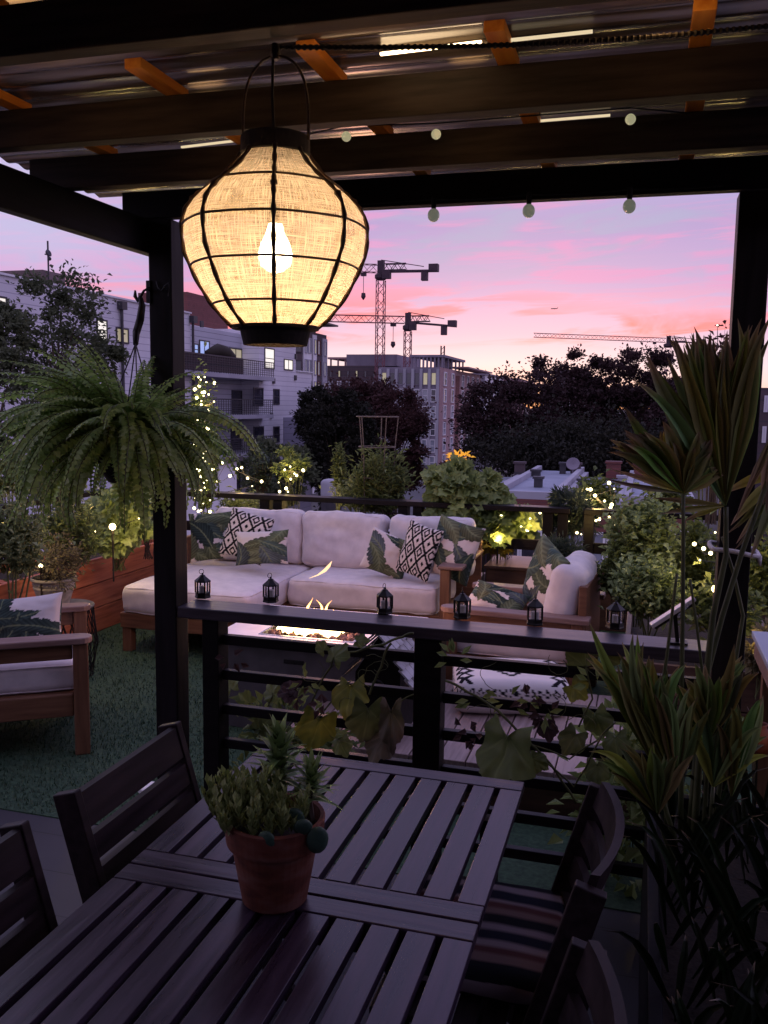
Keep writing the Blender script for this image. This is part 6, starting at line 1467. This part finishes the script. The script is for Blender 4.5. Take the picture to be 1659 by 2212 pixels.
# ================================================================== TREES
def tree(label,base_px,D,cx,cy,wpx,hpx,m,seed,ncl,nl,leaf,name='tree',trunk='woody',spread=.24):
    q=random.Random(seed); c=atd(cx,cy,D); S=D/1934; rx,rz=wpx/2*S,hpx/2*S; base=V((c.x,c.y,GZ)); t=thing(name,label,'tree',base)
    g=MB(); fork=c+V((0,0,-rz*.45)); g.tube([base,base.lerp(fork,.5)+V((.2,0,0)),fork],[rx*.075,rx*.06,rx*.045],8)
    cl=[]
    for i in range(ncl):
        while True:
            d=V((q.uniform(-1,1),q.uniform(-1,1),q.uniform(-1,1)))
            if .15<d.length<1: break
        d=d.normalized()*(d.length**.45); lm=1+.38*noise.noise(d*2.1+V((seed*3.1,0,0)))+q.uniform(-.12,.12); cl.append((c+V((d.x*rx*.85*lm,d.y*rx*.8,d.z*rz*.88*lm)),d))
    for p,d in cl:
        if q.random()<.55: g.tube([fork,fork.lerp(p,.5)+V((0,0,rz*.06)),p],[rx*.03,rx*.016,rx*.005],5,False)
    g.build('trunk',trunk,t)
    g=MB()
    cl+= [(c+V((d.x*rx*q.uniform(1.0,1.16),d.y*rx*.8,d.z*rz*q.uniform(1.02,1.2))),d) for d in [V((math.cos(a_),q.uniform(-.5,.5),abs(math.sin(a_))*q.uniform(.6,1))).normalized() for a_ in [q.uniform(0,PI) for _ in range(14)]]]
    for p,d in cl:
        sg=spread*rx*q.uniform(.35,1.15)
        for j in range(int(nl*2.3/ncl*q.uniform(.6,1.5))):
            o=V((q.gauss(0,1),q.gauss(0,1),q.gauss(0,.75)))*sg*.62; f=q.uniform(.5,1.5)
            g.leaf(p+o,V((q.uniform(-1,1),q.uniform(-1,1),q.uniform(-.7,.9)))+d*.5,V((q.uniform(-1,1),q.uniform(-1,1),1)),leaf*.76*f,leaf*.48*f,.2,.15)
    g.build('crown',m,t); return t
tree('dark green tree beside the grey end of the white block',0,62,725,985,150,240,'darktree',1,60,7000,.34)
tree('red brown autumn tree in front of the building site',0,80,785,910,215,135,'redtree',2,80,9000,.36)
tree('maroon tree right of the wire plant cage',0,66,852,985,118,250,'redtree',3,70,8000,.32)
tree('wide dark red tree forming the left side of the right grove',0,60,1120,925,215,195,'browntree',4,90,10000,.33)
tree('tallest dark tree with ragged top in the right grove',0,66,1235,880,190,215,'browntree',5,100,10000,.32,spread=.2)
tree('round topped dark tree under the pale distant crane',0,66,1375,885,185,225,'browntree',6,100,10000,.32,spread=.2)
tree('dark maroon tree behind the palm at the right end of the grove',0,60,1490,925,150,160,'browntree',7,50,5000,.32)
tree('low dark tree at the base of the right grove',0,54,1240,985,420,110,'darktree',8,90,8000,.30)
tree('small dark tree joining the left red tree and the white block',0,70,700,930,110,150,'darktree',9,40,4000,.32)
tree('olive green tree standing before the white block at the left edge',0,14,120,770,250,290,'olivetree',10,46,2500,.10)
tree('olive green tree cropped by the left picture edge',0,12,-10,850,170,330,'olivetree',11,26,1500,.09)
tree('low green tree below the balconies of the white block',0,30,590,1035,160,120,'olivetree',12,30,2200,.20)
for k,(px,py,D,lb) in enumerate(((1255,1600,0,''),)): pass
# young branch; its yellow street light is put into the leaf emission
c=atd(985,985,48); yt=thing('tree','small tree with a branch glowing yellow under a street lamp','tree',(c.x,c.y,GZ))
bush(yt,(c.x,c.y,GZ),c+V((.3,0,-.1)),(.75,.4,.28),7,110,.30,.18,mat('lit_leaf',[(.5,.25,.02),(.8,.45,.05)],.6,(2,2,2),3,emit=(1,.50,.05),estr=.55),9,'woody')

# ================================================================== ROW HOUSES BELOW
def rowhouse(label,pxl,pxr,py_front,Y,depth_,zr,wall,chim=(),roof='roof_white',name='row_house'):
    xl,xr=aty(pxl,py_front,Y).x,aty(pxr,py_front,Y).x; t=thing(name,label,'house',((xl+xr)/2,Y+depth_/2,GZ))
    g=MB(); g.box(xl,xr,Y,Y+depth_,GZ,zr); g.build('wall',wall,t)
    g=MB(); g.box(xl+.25,xr-.25,Y+.25,Y+depth_-.25,zr+.003,zr+.06); g.build('roof',roof,t)
    g=MB(); g.box(xl,xr,Y,Y+.24,zr+.002,zr+.28); g.box(xl,xl+.24,Y+.241,Y+depth_,zr+.002,zr+.30); g.box(xr-.24,xr,Y+.241,Y+depth_,zr+.002,zr+.30); g.build('parapet','tower_panel',t)
    for (fx,fy,w_,h_,m_) in chim:
        x=xl+(xr-xl)*fx; y=Y+depth_*fy; g=MB(); g.box(x-w_/2,x+w_/2,y-w_/2,y+w_/2,zr+.061,zr+h_); g.box(x-w_/2-.06,x+w_/2+.06,y-w_/2-.06,y+w_/2+.06,zr+h_+.001,zr+h_+.10); g.build('chimney' if w_>.45 else 'roof_vent',m_,t)
    return t,xl,xr
HZ=-1.75
def yfor(px,py,z): return atz(px,py,z).y
Yh=yfor(1230,1082,HZ)
t,xl,xr=rowhouse('brick row house with pale flat roof and twin vents right of the grape vine',1062,1205,1082,Yh,15,HZ,'brick_red',((.18,.70,.42,.30,'frame_dark'),(.50,.30,.34,.42,'frame_dark'),(.62,.85,.3,.55,'frame_dark'),(.86,.9,.5,.5,'brick_dark')))
for i in range(3): x=xl+(xr-xl)*(.12+.3*i); window(t,'y',Yh,x,x+.9,HZ-2.6,HZ-1.0,'win_dark','tower_white',.08)
t,xl,xr=rowhouse('brick row house with satellite dish and bulky chimney beyond the conifer',1207,1345,1090,Yh,14,HZ-.2,'brick_red',((.15,.5,.3,.4,'frame_dark'),(.66,.95,.7,.85,'brick_red'),(.9,.6,.4,.5,'tower_panel')),'roof_grey')
for i in range(3): x=xl+(xr-xl)*(.12+.3*i); window(t,'y',Yh,x,x+.9,HZ-2.6,HZ-1.1,'win_sky','tower_white',.08)
p=V(((xl+xr)/2-1.6,Yh+12.5,HZ+.55)); b=MB(); b.lathe([(.01,0),(.24,.05),(.34,.14),(.32,.15),(.01,.04)],14); xf(b,Matrix.Translation(p)@Matrix.Rotation(1.1,4,'X')); b.tube([p,p-V((0,0,.75))],.04,5); b.build('satellite_dish','tower_grey',t)
t,xl,xr=rowhouse('pale roofed row house behind the low palm fan',1347,1500,1092,Yh+1,14,HZ-.1,'brick_red',((.2,.9,.6,.7,'brick_red'),(.6,.6,.3,.4,'frame_dark')),'roof_white')
for i in range(3): x=xl+(xr-xl)*(.1+.3*i); window(t,'y',Yh+1,x,x+.9,HZ-2.6,HZ-1.0,'win_dark','tower_white',.08)
t,xl,xr=rowhouse('dark roofed row house in front of the street gap left of the pale roofs',955,1060,1075,Yh+3,11,HZ-.35,'brick_dark',((.35,.6,.4,.5,'brick_dark'),(.93,.9,.5,.85,'brick_dark')),'roof_grey')
t,xl,xr=rowhouse('narrow white roofed garage below the grape vine',880,950,1100,Yh-2,8,HZ-1.3,'tower_panel',((.6,.5,.3,.5,'frame_dark'),),'roof_white')
t,xl,xr=rowhouse('flat white roofed house below the railing behind the middle sofa cushion',690,885,1118,Yh-9,8,HZ-1.5,'tower_panel',((.2,.4,.9,.9,'tower_panel'),(.6,.4,.5,.7,'roof_white'),(.78,.6,.4,.5,'frame_dark')),'roof_white')
c=atd(716,1056,40); g=MB(); b=soft_box(.42,.42,.44,.2,10); xf(b,Matrix.Translation((c.x,c.y,c.z))); tk=thing('rooftop_tank','rounded white rooftop tank left of the caged tomato plant','tank',(c.x,c.y,c.z-.8)); b.build('body','tower_panel',tk,smooth=True,merge=True)
g.box(c.x-.36,c.x+.36,c.y-.36,c.y+.36,c.z-1.6,c.z-.445); g.build('stand','frame_dark',tk)
g=MB(); ws=atd(300,1050,16); 
sh=thing('shed','low cream shed wall lit yellow beyond the left railing','shed',(ws.x,ws.y,GZ)); p0=aty(238,1012,ws.y); p1=aty(352,1070,ws.y); g.box(p0.x,p1.x,ws.y,ws.y+3,GZ,p0.z); g.build('wall','tower_white',sh)
g=MB(); g.box(p0.x-.1,p1.x+.1,ws.y-.12,ws.y+3.1,p0.z+.002,p0.z+.10); g.build('roof','frame_dark',sh)
bx_=MB(); o0=aty(290,1000,ws.y+.8); bx_.box(o0.x-.05,o0.x+.36,ws.y+.5,ws.y+1.1,p0.z+.103,p0.z+.42); tag(bx_.build('crate',mat('orange_crate',[(.4,.10,.03),(.6,.2,.05)],.6,(3,3,3),3)),'orange crate on the roof of the low cream shed','crate')
plight('shed_lamp',aty(330,1040,ws.y-.5),14,(1,.85,.40),.1)
# parked cars along the far road
def car(label,p,rz,m):
    t=thing('parked_car',label,'car',p,rz,'cars parked along the far road')
    def L_(n,prof,w_,mm):
        g=MB(); n_=len(prof); vs=[V((-w_/2,x,z)) for x,z in prof]+[V((w_/2,x,z)) for x,z in prof]; g.add(vs,[tuple(range(n_)),tuple(range(2*n_-1,n_-1,-1))]+[(i,n_+i,n_+(i+1)%n_,(i+1)%n_) for i in range(n_)]); return g.build(n,mm,t,local=True,bevel=.05)
    L_('body',[(-2.2,.3),(2.2,.3),(2.25,.75),(1.3,.95),(-2.1,.98),(-2.25,.7)],1.75,m)
    L_('cabin',[(-1.8,.95),(1.1,.93),(.4,1.45),(-1.2,1.48)],1.5,'win_dark')
    for x in (-.85,.85):
        for y in (-1.35,1.35):
            b=MB(); b.lathe([(.1,-.1),(.32,-.1),(.32,.1),(.1,.1)],14); xf(b,Matrix.Translation((x,y,.32))@Matrix.Rotation(PI/2,4,'Y')); b.build('wheel','frame_dark',t,local=True)
    return t
for k,(px,py,m_,lb) in enumerate(((935,972,'tower_white','white car parked at the road end left of the right grove'),(962,975,'win_dark','dark car parked beside the white car at the road end'),(950,992,'tower_grey','grey car on the far road nearest the roofs'))):
    p=atz(px,py+6,GZ); car(lb,(p.x,p.y,GZ+.004),1.2+k*.2,m_)
